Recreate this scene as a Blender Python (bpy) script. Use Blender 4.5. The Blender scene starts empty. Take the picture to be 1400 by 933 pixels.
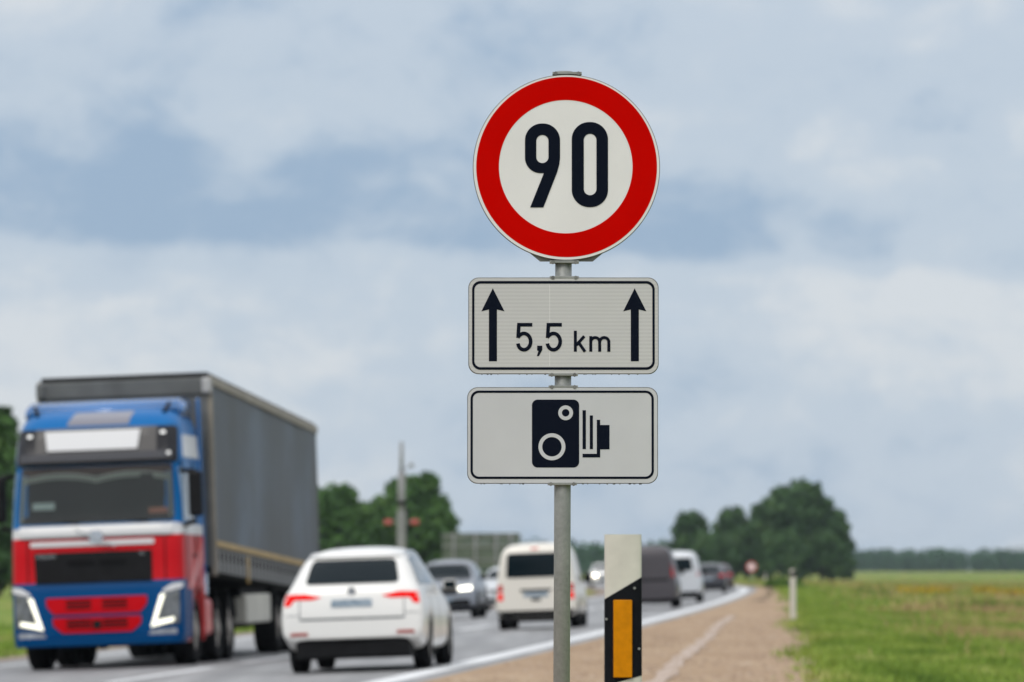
import bpy, bmesh, math, random
import numpy as np
from mathutils import Vector, Matrix, Euler
from mathutils.bvhtree import BVHTree
R = math.radians
random.seed(7); rng = np.random.default_rng(7)
scn = bpy.context.scene
COL = scn.collection

# ------------------------------------------------------------------ camera
F = 6700.0            # focal length in photo pixels (1400 wide)
CAMH = 1.25
cd = bpy.data.cameras.new('camera'); cam = bpy.data.objects.new('camera', cd); COL.objects.link(cam)
cd.sensor_width = 36; cd.lens = F/1400*36; cd.clip_start = 0.5; cd.clip_end = 9000
cam.location = (0, 0, CAMH); cam.rotation_euler = (R(90)+math.atan(309/F), 0, 0)
cd.dof.use_dof = True; cd.dof.focus_distance = 15.75; cd.dof.aperture_fstop = 6.4; cd.dof.aperture_blades = 0
scn.camera = cam

# ------------------------------------------------------------------ light
SUN_EL, SUN_AZ = 48, 205       # azimuth clockwise from +Y: behind the camera, a little left
wd = bpy.data.worlds.new('World'); scn.world = wd; wd.use_nodes = True
nt = wd.node_tree; nt.nodes.clear()
N = nt.nodes.new; L = nt.links.new
out = N('ShaderNodeOutputWorld'); bg = N('ShaderNodeBackground'); L(bg.outputs[0], out.inputs[0])
sky = N('ShaderNodeTexSky'); sky.sky_type = 'NISHITA'; sky.sun_disc = False
sky.sun_elevation = R(SUN_EL); sky.sun_rotation = R(SUN_AZ)
bg.inputs['Strength'].default_value = 0.10
tc = N('ShaderNodeTexCoord')
def wnoise(scale, sc, loc, detail=5, rough=.5, dist=0.0):
    mp = N('ShaderNodeMapping'); mp.inputs['Scale'].default_value = sc; mp.inputs['Location'].default_value = loc
    L(tc.outputs['Generated'], mp.inputs['Vector'])
    n = N('ShaderNodeTexNoise'); n.inputs['Scale'].default_value = scale; n.inputs['Detail'].default_value = detail
    n.inputs['Roughness'].default_value = rough; n.inputs['Distortion'].default_value = dist
    L(mp.outputs[0], n.inputs['Vector']); return n.outputs['Fac']
def wmath(op, a, b, clamp=False):
    m = N('ShaderNodeMath'); m.operation = op; m.use_clamp = clamp
    for i, v in enumerate((a, b)):
        if v is None: continue
        if isinstance(v, (int, float)): m.inputs[i].default_value = v
        else: L(v, m.inputs[i])
    return m.outputs[0]
sx = N('ShaderNodeSeparateXYZ'); L(tc.outputs['Generated'], sx.inputs[0])
big = wnoise(8.0, (1, 1, 2.4), (3.1, 0.2, 1.37), 4, .5, .2)
mid = wnoise(22.0, (1, 1, 1.7), (0.4, 1.7, 0.3), 5, .55, .3)
fine = wnoise(60.0, (1, 1, 1.5), (2.4, 0.7, 4.3), 5, .6, .4)
s = wmath('ADD', wmath('ADD', wmath('MULTIPLY', big, .50), wmath('MULTIPLY', mid, .34)), wmath('MULTIPLY', fine, .16))
# a slate-blue band of thicker cloud with a soft upper and a sharper lower edge, wandering in elevation
wob = wmath('MULTIPLY', wmath('SUBTRACT', wnoise(7, (1, 1, .6), (5, 5, 5), 3, .5), .5), .016)
bz = wmath('ADD', sx.outputs['Z'], wob)
bz = wmath('ADD', bz, wmath('MULTIPLY', sx.outputs['X'], .045))
dz = wmath('SUBTRACT', bz, .0655)
up = N('ShaderNodeMapRange'); up.interpolation_type = 'SMOOTHSTEP'
for k, v in (('From Min', 0.0), ('From Max', .028), ('To Min', 1.0), ('To Max', 0.0)): up.inputs[k].default_value = v
L(dz, up.inputs['Value'])
lo = N('ShaderNodeMapRange'); lo.interpolation_type = 'SMOOTHSTEP'
for k, v in (('From Min', -.006), ('From Max', .001), ('To Min', 0.0), ('To Max', 1.0)): lo.inputs[k].default_value = v
L(dz, lo.inputs['Value'])
band = wmath('MULTIPLY', up.outputs[0], lo.outputs[0])
s = wmath('SUBTRACT', s, wmath('MULTIPLY', band, .115))
rp = N('ShaderNodeValToRGB'); L(s, rp.inputs[0]); e = rp.color_ramp; e.interpolation = 'EASE'
e.elements[0].position = .345; e.elements[0].color = (.29, .395, .535, 1)
e.elements[1].position = .575; e.elements[1].color = (.595, .635, .68, 1)
el = e.elements.new(.475); el.color = (.47, .545, .635, 1)
# an overcast sky is brighter overhead than low down
gr = N('ShaderNodeMapRange')
for k, v in (('From Min', 0.10), ('From Max', 0.9), ('To Min', 9.6), ('To Max', 19.0)): gr.inputs[k].default_value = v
L(sx.outputs['Z'], gr.inputs['Value'])
ds = N('ShaderNodeMapRange'); ds.inputs['From Min'].default_value = .10; ds.inputs['From Max'].default_value = .40
ds.inputs['To Min'].default_value = 0; ds.inputs['To Max'].default_value = .85; L(sx.outputs['Z'], ds.inputs['Value'])
neu = N('ShaderNodeMix'); neu.data_type = 'RGBA'; L(ds.outputs[0], neu.inputs[0]); L(rp.outputs[0], neu.inputs[6]); neu.inputs[7].default_value = (.55, .56, .575, 1)
mul = N('ShaderNodeVectorMath'); mul.operation = 'SCALE'; L(neu.outputs[2], mul.inputs[0]); L(gr.outputs[0], mul.inputs['Scale'])
mx = N('ShaderNodeMix'); mx.data_type = 'RGBA'; mx.inputs[0].default_value = .94
L(sky.outputs[0], mx.inputs[6]); L(mul.outputs[0], mx.inputs[7]); L(mx.outputs[2], bg.inputs['Color'])
sl = bpy.data.lights.new('sun', 'SUN'); so = bpy.data.objects.new('sun', sl); COL.objects.link(so)
sl.energy = 1.3; sl.angle = R(22); sl.color = (1, .95, .88)
a = R(SUN_AZ); sdir = Vector((math.sin(a)*math.cos(R(SUN_EL)), math.cos(a)*math.cos(R(SUN_EL)), math.sin(R(SUN_EL))))
so.rotation_euler = sdir.to_track_quat('Z', 'Y').to_euler(); so.location = (0, -10, 40)
scn.view_settings.view_transform = 'Standard'; scn.view_settings.look = 'None'
scn.view_settings.exposure = 0.22; scn.view_settings.gamma = 1; scn.view_settings.use_curve_mapping = False
scn.cycles.max_bounces = 6; scn.cycles.transparent_max_bounces = 8; scn.cycles.volume_bounces = 0
scn.cycles.caustics_reflective = False; scn.cycles.caustics_refractive = False
scn.cycles.use_denoising = True

# ------------------------------------------------------------------ materials
def srgb(r, g, b):
    f = lambda c: (c/255/12.92) if c/255 <= .04045 else ((c/255+.055)/1.055)**2.4
    return (f(r), f(g), f(b), 1)
def mat(name, col, rough=.5, metal=0.0, coat=0.0, spec=.3, noise=None, bump=None, emit=None, scale=1.0):
    m = bpy.data.materials.new(name); m.use_nodes = True
    t = m.node_tree; b = t.nodes['Principled BSDF']
    c = col if len(col) == 4 else (*col, 1)
    b.inputs['Base Color'].default_value = c; b.inputs['Roughness'].default_value = rough
    b.inputs['Metallic'].default_value = metal; b.inputs['Coat Weight'].default_value = coat*.35
    b.inputs['Coat Roughness'].default_value = .06; b.inputs['Specular IOR Level'].default_value = spec
    if emit: b.inputs['Emission Color'].default_value = (*emit[0], 1); b.inputs['Emission Strength'].default_value = emit[1]
    tcn = t.nodes.new('ShaderNodeTexCoord')
    if noise:                       # (scale, amount)
        n = t.nodes.new('ShaderNodeTexNoise'); n.inputs['Scale'].default_value = noise[0]; n.inputs['Detail'].default_value = 6
        t.links.new(tcn.outputs['Object'], n.inputs['Vector'])
        r = t.nodes.new('ShaderNodeMapRange'); r.inputs['From Min'].default_value = .3; r.inputs['From Max'].default_value = .7
        r.inputs['To Min'].default_value = 1-noise[1]; r.inputs['To Max'].default_value = 1+noise[1]*.4
        t.links.new(n.outputs['Fac'], r.inputs['Value'])
        v = t.nodes.new('ShaderNodeVectorMath'); v.operation = 'SCALE'; v.inputs[0].default_value = c[:3]
        t.links.new(r.outputs[0], v.inputs['Scale']); t.links.new(v.outputs[0], b.inputs['Base Color'])
    if bump:                        # (scale, strength, distance)
        n = t.nodes.new('ShaderNodeTexNoise'); n.inputs['Scale'].default_value = bump[0]; n.inputs['Detail'].default_value = 4
        t.links.new(tcn.outputs['Object'], n.inputs['Vector'])
        bp = t.nodes.new('ShaderNodeBump'); bp.inputs['Strength'].default_value = bump[1]; bp.inputs['Distance'].default_value = bump[2]
        t.links.new(n.outputs['Fac'], bp.inputs['Height']); t.links.new(bp.outputs[0], b.inputs['Normal'])
    return m
def ramp_mat(name, scale, stops, rough=.9, detail=6, vec='Object', vs=(1, 1, 1), bump=0, spec=.3, second=None, dist=0):
    m = bpy.data.materials.new(name); m.use_nodes = True; t = m.node_tree; b = t.nodes['Principled BSDF']
    b.inputs['Roughness'].default_value = rough; b.inputs['Specular IOR Level'].default_value = spec
    tcn = t.nodes.new('ShaderNodeTexCoord'); mp = t.nodes.new('ShaderNodeMapping'); mp.inputs['Scale'].default_value = vs
    t.links.new(tcn.outputs[vec], mp.inputs['Vector'])
    n = t.nodes.new('ShaderNodeTexNoise'); n.inputs['Scale'].default_value = scale; n.inputs['Detail'].default_value = detail
    n.inputs['Distortion'].default_value = dist
    t.links.new(mp.outputs[0], n.inputs['Vector'])
    fac = n.outputs['Fac']
    if second:                      # (scale, weight)
        n2 = t.nodes.new('ShaderNodeTexNoise'); n2.inputs['Scale'].default_value = second[0]; n2.inputs['Detail'].default_value = 8
        n2.inputs['Roughness'].default_value = .65
        t.links.new(tcn.outputs[vec], n2.inputs['Vector'])
        q = t.nodes.new('ShaderNodeMix'); q.data_type = 'FLOAT'; q.inputs[0].default_value = second[1]
        t.links.new(fac, q.inputs[2]); t.links.new(n2.outputs['Fac'], q.inputs[3]); fac = q.outputs[0]
    r = t.nodes.new('ShaderNodeValToRGB'); t.links.new(fac, r.inputs[0])
    while len(r.color_ramp.elements) < len(stops): r.color_ramp.elements.new(.5)
    for el, (p, c) in zip(r.color_ramp.elements, stops): el.position = p; el.color = (*c, 1)
    t.links.new(r.outputs[0], b.inputs['Base Color'])
    if bump:
        bp = t.nodes.new('ShaderNodeBump'); bp.inputs['Strength'].default_value = bump; bp.inputs['Distance'].default_value = .02
        t.links.new(fac, bp.inputs['Height']); t.links.new(bp.outputs[0], b.inputs['Normal'])
    return m
M = {}
M['white_paint'] = mat('white_paint', (.79, .78, .755), .28, coat=.9)
M['cream_paint'] = mat('cream_paint', (.74, .70, .63), .32, coat=.8)
M['silver_paint'] = mat('silver_paint', (.27, .29, .33), .33, metal=.35, coat=.8)
M['silver2_paint'] = mat('pale_silver_paint', (.60, .62, .65), .33, metal=.25, coat=.8)
M['grey_paint'] = mat('grey_paint', (.075, .068, .076), .4, metal=.2, coat=.4)
M['dark_paint'] = mat('dark_paint', (.05, .05, .06), .3, metal=.3, coat=.8)
M['maroon_paint'] = mat('maroon_paint', (.08, .05, .055), .3, coat=.8)
M['blue_paint'] = mat('blue_paint', (.001, .12, .37), .16, coat=2.4, spec=.6)
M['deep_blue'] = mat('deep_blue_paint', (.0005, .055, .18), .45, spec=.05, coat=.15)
M['red_paint'] = mat('red_paint', (.50, .002, .007), .45, spec=.05, coat=.1)
M['pale_red'] = mat('faded_red_paint', (.55, .10, .10), .4, coat=.4)
M['truck_white'] = mat('truck_white_paint', (.62, .62, .63), .35, coat=.6)
M['black_plastic'] = mat('black_plastic', (.007, .007, .008), .55, spec=.15, noise=(6, .4))
M['dark_visor'] = mat('dark_visor_plastic', (.012, .012, .016), .3, spec=.3)
M['tyre'] = mat('tyre_rubber', (.008, .008, .009), .9, noise=(14, .3), spec=.1)
M['rim'] = mat('alloy_rim', (.36, .35, .34), .35, metal=.8)
M['truck_rim'] = mat('dusty_steel_rim', (.34, .31, .28), .6, metal=.3, noise=(5, .4))
M['glass'] = mat('dark_window_glass', (.004, .010, .014), .12, spec=.16)
M['side_glass'] = mat('side_window_glass', (.02, .028, .035), .05, coat=.6, spec=.6)
M['red_lens'] = mat('lit_tail_lamp_red', (.3, .002, .002), .4, spec=.05, emit=((1, .004, .004), .52))
M['red_lens_dim'] = mat('tail_lamp_red', (.36, .004, .006), .4, spec=.1, emit=((1, .012, .012), .10))
M['reflector_red'] = mat('red_reflector', (.36, .07, .06), .3, coat=1)
M['headlight'] = mat('lit_headlight', (.9, .9, .9), .3, emit=((1, .95, .78), 3.0))
M['drl'] = mat('lit_running_light', (.9, .9, .85), .3, emit=((1, .96, .72), 1.0))
M['marker'] = mat('marker_lamp_clear', (.7, .7, .7), .3, emit=((1, 1, .95), .5))
M['far_headlight'] = mat('bright_far_headlight', (.9, .9, .85), .3, emit=((1, .86, .66), 9.0))
M['lamp_housing'] = mat('headlamp_lens', (.16, .17, .18), .15, coat=1, noise=(9, .5))
M['chrome'] = mat('chrome', (.55, .56, .58), .2, metal=.9)
M['num_plate'] = ramp_mat('number_plate', 30, [(.40, (.10, .16, .22)), (.58, (.36, .42, .48))], .4)
M['galv'] = ramp_mat('galvanised_steel', 9, [(.3, (.19, .20, .19)), (.5, (.25, .26, .25)), (.7, (.31, .32, .305))], .5, second=(70, .55), bump=.05, spec=.5)
M['galv'].node_tree.nodes['Principled BSDF'].inputs['Metallic'].default_value = .15
M['alu'] = mat('plate_edge_aluminium', (.20, .20, .19), .5, metal=.5, noise=(20, .4))
M['sign_white'] = mat('retroreflective_white', (.72, .715, .705), .5, spec=.2, noise=(5, .06))
M['sign_red'] = mat('retroreflective_red', (.52, .002, .0008), .6, spec=.0, noise=(5, .05))
M['sign_black'] = mat('sign_black_film', (.0035, .006, .014), .6, spec=.05)
def ribbed_white(name, horizontal):
    m = mat(name, (.5, .5, .5), .5, spec=.2); t = m.node_tree; b = t.nodes['Principled BSDF']
    tcn = t.nodes.new('ShaderNodeTexCoord'); w = t.nodes.new('ShaderNodeTexWave'); w.bands_direction = 'Z' if horizontal else 'X'
    w.inputs['Scale'].default_value = 26; w.inputs['Distortion'].default_value = .4
    t.links.new(tcn.outputs['Object'], w.inputs['Vector'])
    r = t.nodes.new('ShaderNodeValToRGB'); t.links.new(w.outputs['Fac'], r.inputs[0])
    r.color_ramp.elements[0].color = (.485, .485, .48, 1); r.color_ramp.elements[1].color = (.535, .535, .53, 1)
    n = t.nodes.new('ShaderNodeTexNoise'); n.inputs['Scale'].default_value = 5; n.inputs['Detail'].default_value = 6
    t.links.new(tcn.outputs['Object'], n.inputs['Vector'])
    q = t.nodes.new('ShaderNodeMapRange'); q.inputs['To Min'].default_value = .93; q.inputs['To Max'].default_value = 1.05
    t.links.new(n.outputs['Fac'], q.inputs['Value'])
    v = t.nodes.new('ShaderNodeVectorMath'); v.operation = 'SCALE'; t.links.new(r.outputs[0], v.inputs[0]); t.links.new(q.outputs[0], v.inputs['Scale'])
    t.links.new(v.outputs[0], b.inputs['Base Color']); return m
M['sheet_ribbed'] = ribbed_white('ribbed_reflective_sheet', True)
M['sheet_plain'] = mat('reflective_sheet', (.52, .53, .545), .5, spec=.2, noise=(6, .05), bump=(900, .15, .001))
M['delineator_white'] = mat('delineator_plastic', (.61, .59, .53), .5, noise=(16, .12), bump=(60, .1, .002))
M['delineator_black'] = mat('delineator_black', (.006, .007, .010), .6, spec=.1, noise=(20, .3))
M['amber'] = mat('amber_reflector', (.60, .22, .001), .45, spec=.1, noise=(45, .16), bump=(400, .3, .001))
M['curtain'] = ramp_mat('grey_tarpaulin', .5, [(.36, (.075, .082, .09)), (.5, (.088, .103, .125)), (.62, (.13, .17, .22))], .55, vs=(1, .5, .6), second=(5, .12), spec=.25)
M['tarp_roof'] = mat('grey_header_tarpaulin', (.13, .135, .135), .55, noise=(2, .3))
M['tan_rail'] = mat('tan_trim', (.27, .24, .19), .5, noise=(2, .2))
M['ochre'] = mat('ochre_rail', (.42, .28, .10), .5, noise=(3, .2))
M['strap'] = mat('grey_strap', (.30, .30, .30), .6)
M['pallet_box'] = mat('dull_cream_box', (.52, .50, .44), .5, noise=(1.5, .2))
M['chassis'] = mat('chassis_black', (.006, .006, .007), .8, spec=.1)
M['lace'] = mat('pale_green_fringe', (.30, .32, .29), .8)
M['brown_cloth'] = mat('brown_cloth', (.07, .025, .02), .8)
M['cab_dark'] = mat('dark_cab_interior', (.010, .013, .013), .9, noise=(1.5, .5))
M['concrete'] = mat('grey_mast_steel', (.27, .27, .27), .6, noise=(2, .2))
M['signback'] = ramp_mat('signback', 1.2, [(.3, (.075, .095, .07)), (.7, (.15, .175, .135))], .55)
M['pink_red'] = mat('faded_red_lamp', (.45, .10, .09), .5)
def windscreen_mat():
    m = bpy.data.materials.new('windscreen_glass'); m.use_nodes = True; t = m.node_tree; t.nodes.clear()
    o = t.nodes.new('ShaderNodeOutputMaterial'); mxs = t.nodes.new('ShaderNodeMixShader')
    tr = t.nodes.new('ShaderNodeBsdfTransparent'); tr.inputs[0].default_value = (.86, .89, .88, 1)
    gl = t.nodes.new('ShaderNodeBsdfGlossy'); gl.inputs['Roughness'].default_value = .03
    fr = t.nodes.new('ShaderNodeFresnel'); fr.inputs[0].default_value = 1.42
    t.links.new(fr.outputs[0], mxs.inputs[0]); t.links.new(tr.outputs[0], mxs.inputs[1]); t.links.new(gl.outputs[0], mxs.inputs[2])
    t.links.new(mxs.outputs[0], o.inputs[0]); return m
M['windscreen'] = windscreen_mat()

# ------------------------------------------------------------------ helpers
def tag(o, label=None, cat=None, group=None, kind=None):
    if label: o['label'] = label
    if cat: o['category'] = cat
    if group: o['group'] = group
    if kind: o['kind'] = kind
    return o
def empty(name, loc=(0, 0, 0), rot=(0, 0, 0)):
    o = bpy.data.objects.new(name, None); COL.objects.link(o); o.location = loc; o.rotation_euler = rot
    o.empty_display_size = .2; return o
def link(name, me, m, parent=None, smooth=False):
    if m is not None: me.materials.append(m)
    if smooth: me.shade_smooth()
    o = bpy.data.objects.new(name, me); COL.objects.link(o)
    if parent: o.parent = parent
    return o
def from_bm(name, bm, m, parent=None, smooth=False):
    bmesh.ops.recalc_face_normals(bm, faces=bm.faces)
    me = bpy.data.meshes.new(name); bm.to_mesh(me); bm.free(); return link(name, me, m, parent, smooth)
def from_np(name, v, f, m, parent=None, smooth=False):
    me = bpy.data.meshes.new(name); me.from_pydata([tuple(p) for p in v], [], [tuple(q) for q in f]); me.update()
    return link(name, me, m, parent, smooth)
def add_box(bm, c, s, rot=None, bev=0.0):
    mt = Matrix.Translation(c)
    if rot: mt = mt @ Euler(rot).to_matrix().to_4x4()
    mt = mt @ Matrix.Diagonal((s[0], s[1], s[2], 1))
    r = bmesh.ops.create_cube(bm, size=1, matrix=mt)
    if bev:
        es = list({e for v in r['verts'] for e in v.link_edges})
        bmesh.ops.bevel(bm, geom=es, offset=bev, segments=2, affect='EDGES', profile=.5)
def box(name, c, s, m, parent=None, rot=None, bev=0.0):
    bm = bmesh.new(); add_box(bm, c, s, rot, bev); return from_bm(name, bm, m, parent)
def add_tube(bm, p0, p1, r0, r1=None, seg=12, cap=True):
    p0, p1 = Vector(p0), Vector(p1); r1 = r0 if r1 is None else r1
    d = (p1-p0); ln = d.length
    mt = Matrix.Translation((p0+p1)/2) @ d.to_track_quat('Z', 'Y').to_matrix().to_4x4()
    bmesh.ops.create_cone(bm, cap_ends=cap, segments=seg, radius1=r0, radius2=r1, depth=ln, matrix=mt)
def tube(name, p0, p1, r, m, parent=None, seg=12, r1=None):
    bm = bmesh.new(); add_tube(bm, p0, p1, r, r1, seg); o = from_bm(name, bm, m, parent, False)
    for p in o.data.polygons: p.use_smooth = len(p.vertices) == 4
    return o
def rpoly(pts, r, n=4):
    """round the corners of a polygon"""
    if not isinstance(r, (list, tuple)): r = [r]*len(pts)
    o = []
    for i, p in enumerate(pts):
        p = Vector(p); a = Vector(pts[i-1]); b = Vector(pts[(i+1) % len(pts)])
        da = (a-p); db = (b-p); rr = min(r[i], da.length*.49, db.length*.49)
        if rr <= 0: o.append(p); continue
        A = p+da.normalized()*rr; B = p+db.normalized()*rr
        for k in range(n+1):
            t = k/n; o.append(A*(1-t)**2 + p*2*t*(1-t) + B*t*t)
    return [(q[0], q[1]) for q in o]
AX = {'rear': (0, 2, 1, 1), 'front': (0, 2, 1, -1), 'right': (1, 2, 0, -1), 'left': (1, 2, 0, 1), 'top': (0, 1, 2, -1)}
def panel(name, bvh, poly, side, m, parent, off=.009, th=.014, cut=.06):
    """a thin plate cut to a 2D outline and laid on a body surface"""
    i, j, k, s = AX[side]
    bm = bmesh.new(); vs = []
    for p in poly:
        c = [0, 0, 0]; c[i] = p[0]; c[j] = p[1]; vs.append(bm.verts.new(c))
    bm.faces.new(vs)
    for ax, q in ((i, 0), (j, 1)):
        lo_, hi_ = min(p[q] for p in poly), max(p[q] for p in poly)
        n = int((hi_-lo_)/cut)
        for t in range(1, n+1):
            co = [0, 0, 0]; no = [0, 0, 0]; co[ax] = lo_+(hi_-lo_)*t/(n+1); no[ax] = 1
            bmesh.ops.bisect_plane(bm, geom=bm.verts[:]+bm.edges[:]+bm.faces[:], plane_co=co, plane_no=no, dist=1e-5)
    bmesh.ops.triangulate(bm, faces=[f for f in bm.faces if len(f.verts) > 4])
    d = Vector((0, 0, 0)); d[k] = s
    for v in bm.verts:
        o_ = v.co.copy(); o_[k] = -s*30
        hit, nrm, _, _ = bvh.ray_cast(o_, d)
        if hit is None:
            o2 = v.co.copy(); o2[k] = 0
            hit, nrm, _, _ = bvh.find_nearest(Vector(o2))
            hit = Vector(hit); 
        v.co = hit - d*off
    ret = bmesh.ops.extrude_face_region(bm, geom=bm.faces[:])
    for v in [g for g in ret['geom'] if isinstance(g, bmesh.types.BMVert)]: v.co += d*th
    return from_bm(name, bm, m, parent)

# ------------------------------------------------------------------ layout of the road (s = sideways offset from the right edge line)
def edgeX(D):
    D = np.asarray(D, float)
    def f(D): return -1.42+.079*(D-53)-.00006*(D-53)**2-.00035*np.maximum(0, D-260)**2
    g = lambda D: .079-.00012*(D-53)-.0007*np.maximum(0, D-260)
    return np.where(D < 600, f(np.minimum(D, 600)), f(600.0)+(D-600)*g(600.0))
def slope(D): return float((edgeX(D+1)-edgeX(D-1))/2)
def left_edge(D): return -9.3+1.6*np.clip((np.asarray(D, float)-150)/100, 0, 1)
def road_z(s): return .035*np.clip(s, -9.5, .75)
def ground_z(s, D=None):
    s = np.asarray(s, float)
    z = road_z(s)
    z = z - .25*np.clip((-s-9.5)/4, 0, 1) - .35*np.clip((-s-13)/60, 0, 1)
    z = z - .30*np.clip((s-4.5)/9, 0, 1) - .35*np.clip((s-12)/90, 0, 1)
    return z
def grid_sheet(name, svals, Dvals, zf, m, smooth=True, jit=None):
    V = []; Fc = []; ns = len(svals(0.0)) if callable(svals) else len(svals)
    for D in Dvals:
        sv = svals(D) if callable(svals) else svals
        ex = float(edgeX(D))
        for s_ in sv: V.append((ex+s_, D, float(zf(s_, D))))
    for a_ in range(len(Dvals)-1):
        for b_ in range(ns-1):
            q = a_*ns+b_; Fc.append((q, q+1, q+1+ns, q+ns))
    return from_np(name, V, Fc, m, None, smooth)
Dn = np.unique(np.concatenate([np.arange(-20, 120, 4), np.arange(120, 440, 6), np.geomspace(440, 2900, 30)]))
Ssh = np.concatenate([-np.geomspace(1500, 16, 26), [-13.5, -12, -10.5, -9.6, -8, -4, 0, .6, 2, 3, 4.5, 6, 8, 10, 12, 14], np.geomspace(17, 1800, 28)])
def terr_z(s_, D):
    z = float(ground_z(s_))
    if float(left_edge(D))-.3 < s_ < .5: z -= .06
    if s_ > 9 or s_ < -13:
        x = float(edgeX(D))+s_
        z += .10*math.sin(x*.23+D*.051)*math.sin(D*.037+x*.11) * min(1, (abs(s_)-8)/10)
    return z
def meadow_mat():
    m = bpy.data.materials.new('meadow_ground'); m.use_nodes = True; t = m.node_tree; b = t.nodes['Principled BSDF']
    b.inputs['Roughness'].default_value = .95; b.inputs['Specular IOR Level'].default_value = .15
    tcn = t.nodes.new('ShaderNodeTexCoord')
    def nz(sc, vs, d=6):
        mp = t.nodes.new('ShaderNodeMapping'); mp.inputs['Scale'].default_value = vs; t.links.new(tcn.outputs['Object'], mp.inputs[0])
        n = t.nodes.new('ShaderNodeTexNoise'); n.inputs['Scale'].default_value = sc; n.inputs['Detail'].default_value = d
        t.links.new(mp.outputs[0], n.inputs[0]); return n.outputs['Fac']
    r = t.nodes.new('ShaderNodeValToRGB'); t.links.new(nz(.5, (1, .12, 1)), r.inputs[0])
    st = [(.30, (.06, .11, .018)), (.45, (.13, .21, .03)), (.56, (.19, .24, .05)), (.66, (.26, .21, .09)), (.76, (.20, .13, .07))]
    while len(r.color_ramp.elements) < len(st): r.color_ramp.elements.new(.5)
    for el_, (p, c) in zip(r.color_ramp.elements, st): el_.position = p; el_.color = (*c, 1)
    r2 = t.nodes.new('ShaderNodeValToRGB'); t.links.new(nz(.06, (1, .15, 1)), r2.inputs[0])
    r2.color_ramp.elements[0].position = .35; r2.color_ramp.elements[0].color = (.9, 1.0, .8, 1)
    r2.color_ramp.elements[1].position = .65; r2.color_ramp.elements[1].color = (1.25, 1.0, .95, 1)
    mm = t.nodes.new('ShaderNodeMix'); mm.data_type = 'RGBA'; mm.blend_type = 'MULTIPLY'; mm.inputs[0].default_value = 1
    t.links.new(r.outputs[0], mm.inputs[6]); t.links.new(r2.outputs[0], mm.inputs[7]); t.links.new(mm.outputs[2], b.inputs['Base Color'])
    return m
M['meadow'] = meadow_mat()
tag(grid_sheet('ground', list(Ssh), Dn, terr_z, M['meadow']), kind='structure')
# asphalt carriageway
M['asphalt'] = ramp_mat('asphalt', 1.3, [(.34, (.17, .17, .175)), (.5, (.235, .235, .24)), (.66, (.31, .31, .315))], .55, vs=(1.6, .06, 1), second=(40, .3), spec=.5)
Dr = np.unique(np.concatenate([np.arange(-15, 440, 3), np.arange(440, 1200, 12)]))
def rs(D): return list(np.linspace(float(left_edge(D)), .70, 9))
tag(grid_sheet('road', rs, Dr, lambda s_, D: road_z(s_), M['asphalt']), kind='structure')
# markings
M['road_white'] = ramp_mat('worn_white_marking', 3, [(.25, (.52, .53, .55)), (.5, (.72, .73, .74))], .55, vs=(1, .3, 1), second=(25, .4))
tag(grid_sheet('edge_line', lambda D: [-.20, .0, .18], Dr, lambda s_, D: road_z(s_)+.005, M['road_white']), kind='structure')
tag(grid_sheet('far_edge_line', lambda D: [float(left_edge(D))+.9, float(left_edge(D))+1.1], Dr, lambda s_, D: road_z(s_)+.005, M['road_white']), kind='structure')
V = []; Fc = []
for k in range(-5, 40):
    d0 = 58.6+12.2*k; ds = np.linspace(d0, d0+8.9, 4); b0 = len(V)
    for D in ds:
        for s_ in (-3.97, -3.74): V.append((float(edgeX(D))+s_, D, float(road_z(s_))+.005))
    for q in range(3): Fc.append((b0+2*q, b0+2*q+1, b0+2*q+3, b0+2*q+2))
tag(from_np('centre_line', V, Fc, M['road_white']), kind='structure')
# sandy gravel shoulders with uneven edges
M['gravel'] = ramp_mat('reddish_gravel', 1.1, [(.30, (.20, .13, .08)), (.42, (.31, .21, .13)), (.55, (.375, .265, .17)), (.68, (.46, .35, .24))], .95, vs=(1.2, .16, 1), second=(14, .5), bump=.5)
def shoulder_w(D): return float(np.interp(D, [0, 55, 75, 90, 120, 180, 260], [5.0, 4.95, 4.5, 4.05, 3.6, 2.6, 1.9]))
def gs(D):
    w = shoulder_w(D)+.16*math.sin(D*.17)+.08*math.sin(D*.43+1)
    return [.64, 1.0, 1.6, 2.4*w/4, 3.1*w/4, w*.9, w]
def gz(s_, D): return float(ground_z(s_))+.035+.010*math.sin(s_*5+D*.9)*(1 if s_ > 1 else 0)-(.02 if s_ > shoulder_w(D)*.97 else 0)
Dg = np.unique(np.concatenate([np.arange(-15, 160, 1.0), np.arange(160, 700, 4)]))
tag(grid_sheet('gravel_shoulder', gs, Dg, gz, M['gravel']), kind='structure')
M['gravel2'] = ramp_mat('pale_gravel', 1.1, [(.3, (.17, .125, .095)), (.6, (.30, .235, .185))], .95, vs=(1.2, .2, 1), second=(14, .5))
def gs2(D):
    l = float(left_edge(D)); w = 1.0+.25*math.sin(D*.23)+.15*math.sin(D*.7)
    return [l-w, l-w*.5, l+.03]
tag(grid_sheet('gravel_strip', gs2, Dg, lambda s_, D: float(ground_z(s_))+.012-(.02 if s_ > -9.3 and s_ > float(left_edge(D)) else 0), M['gravel2']), kind='structure')
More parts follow.
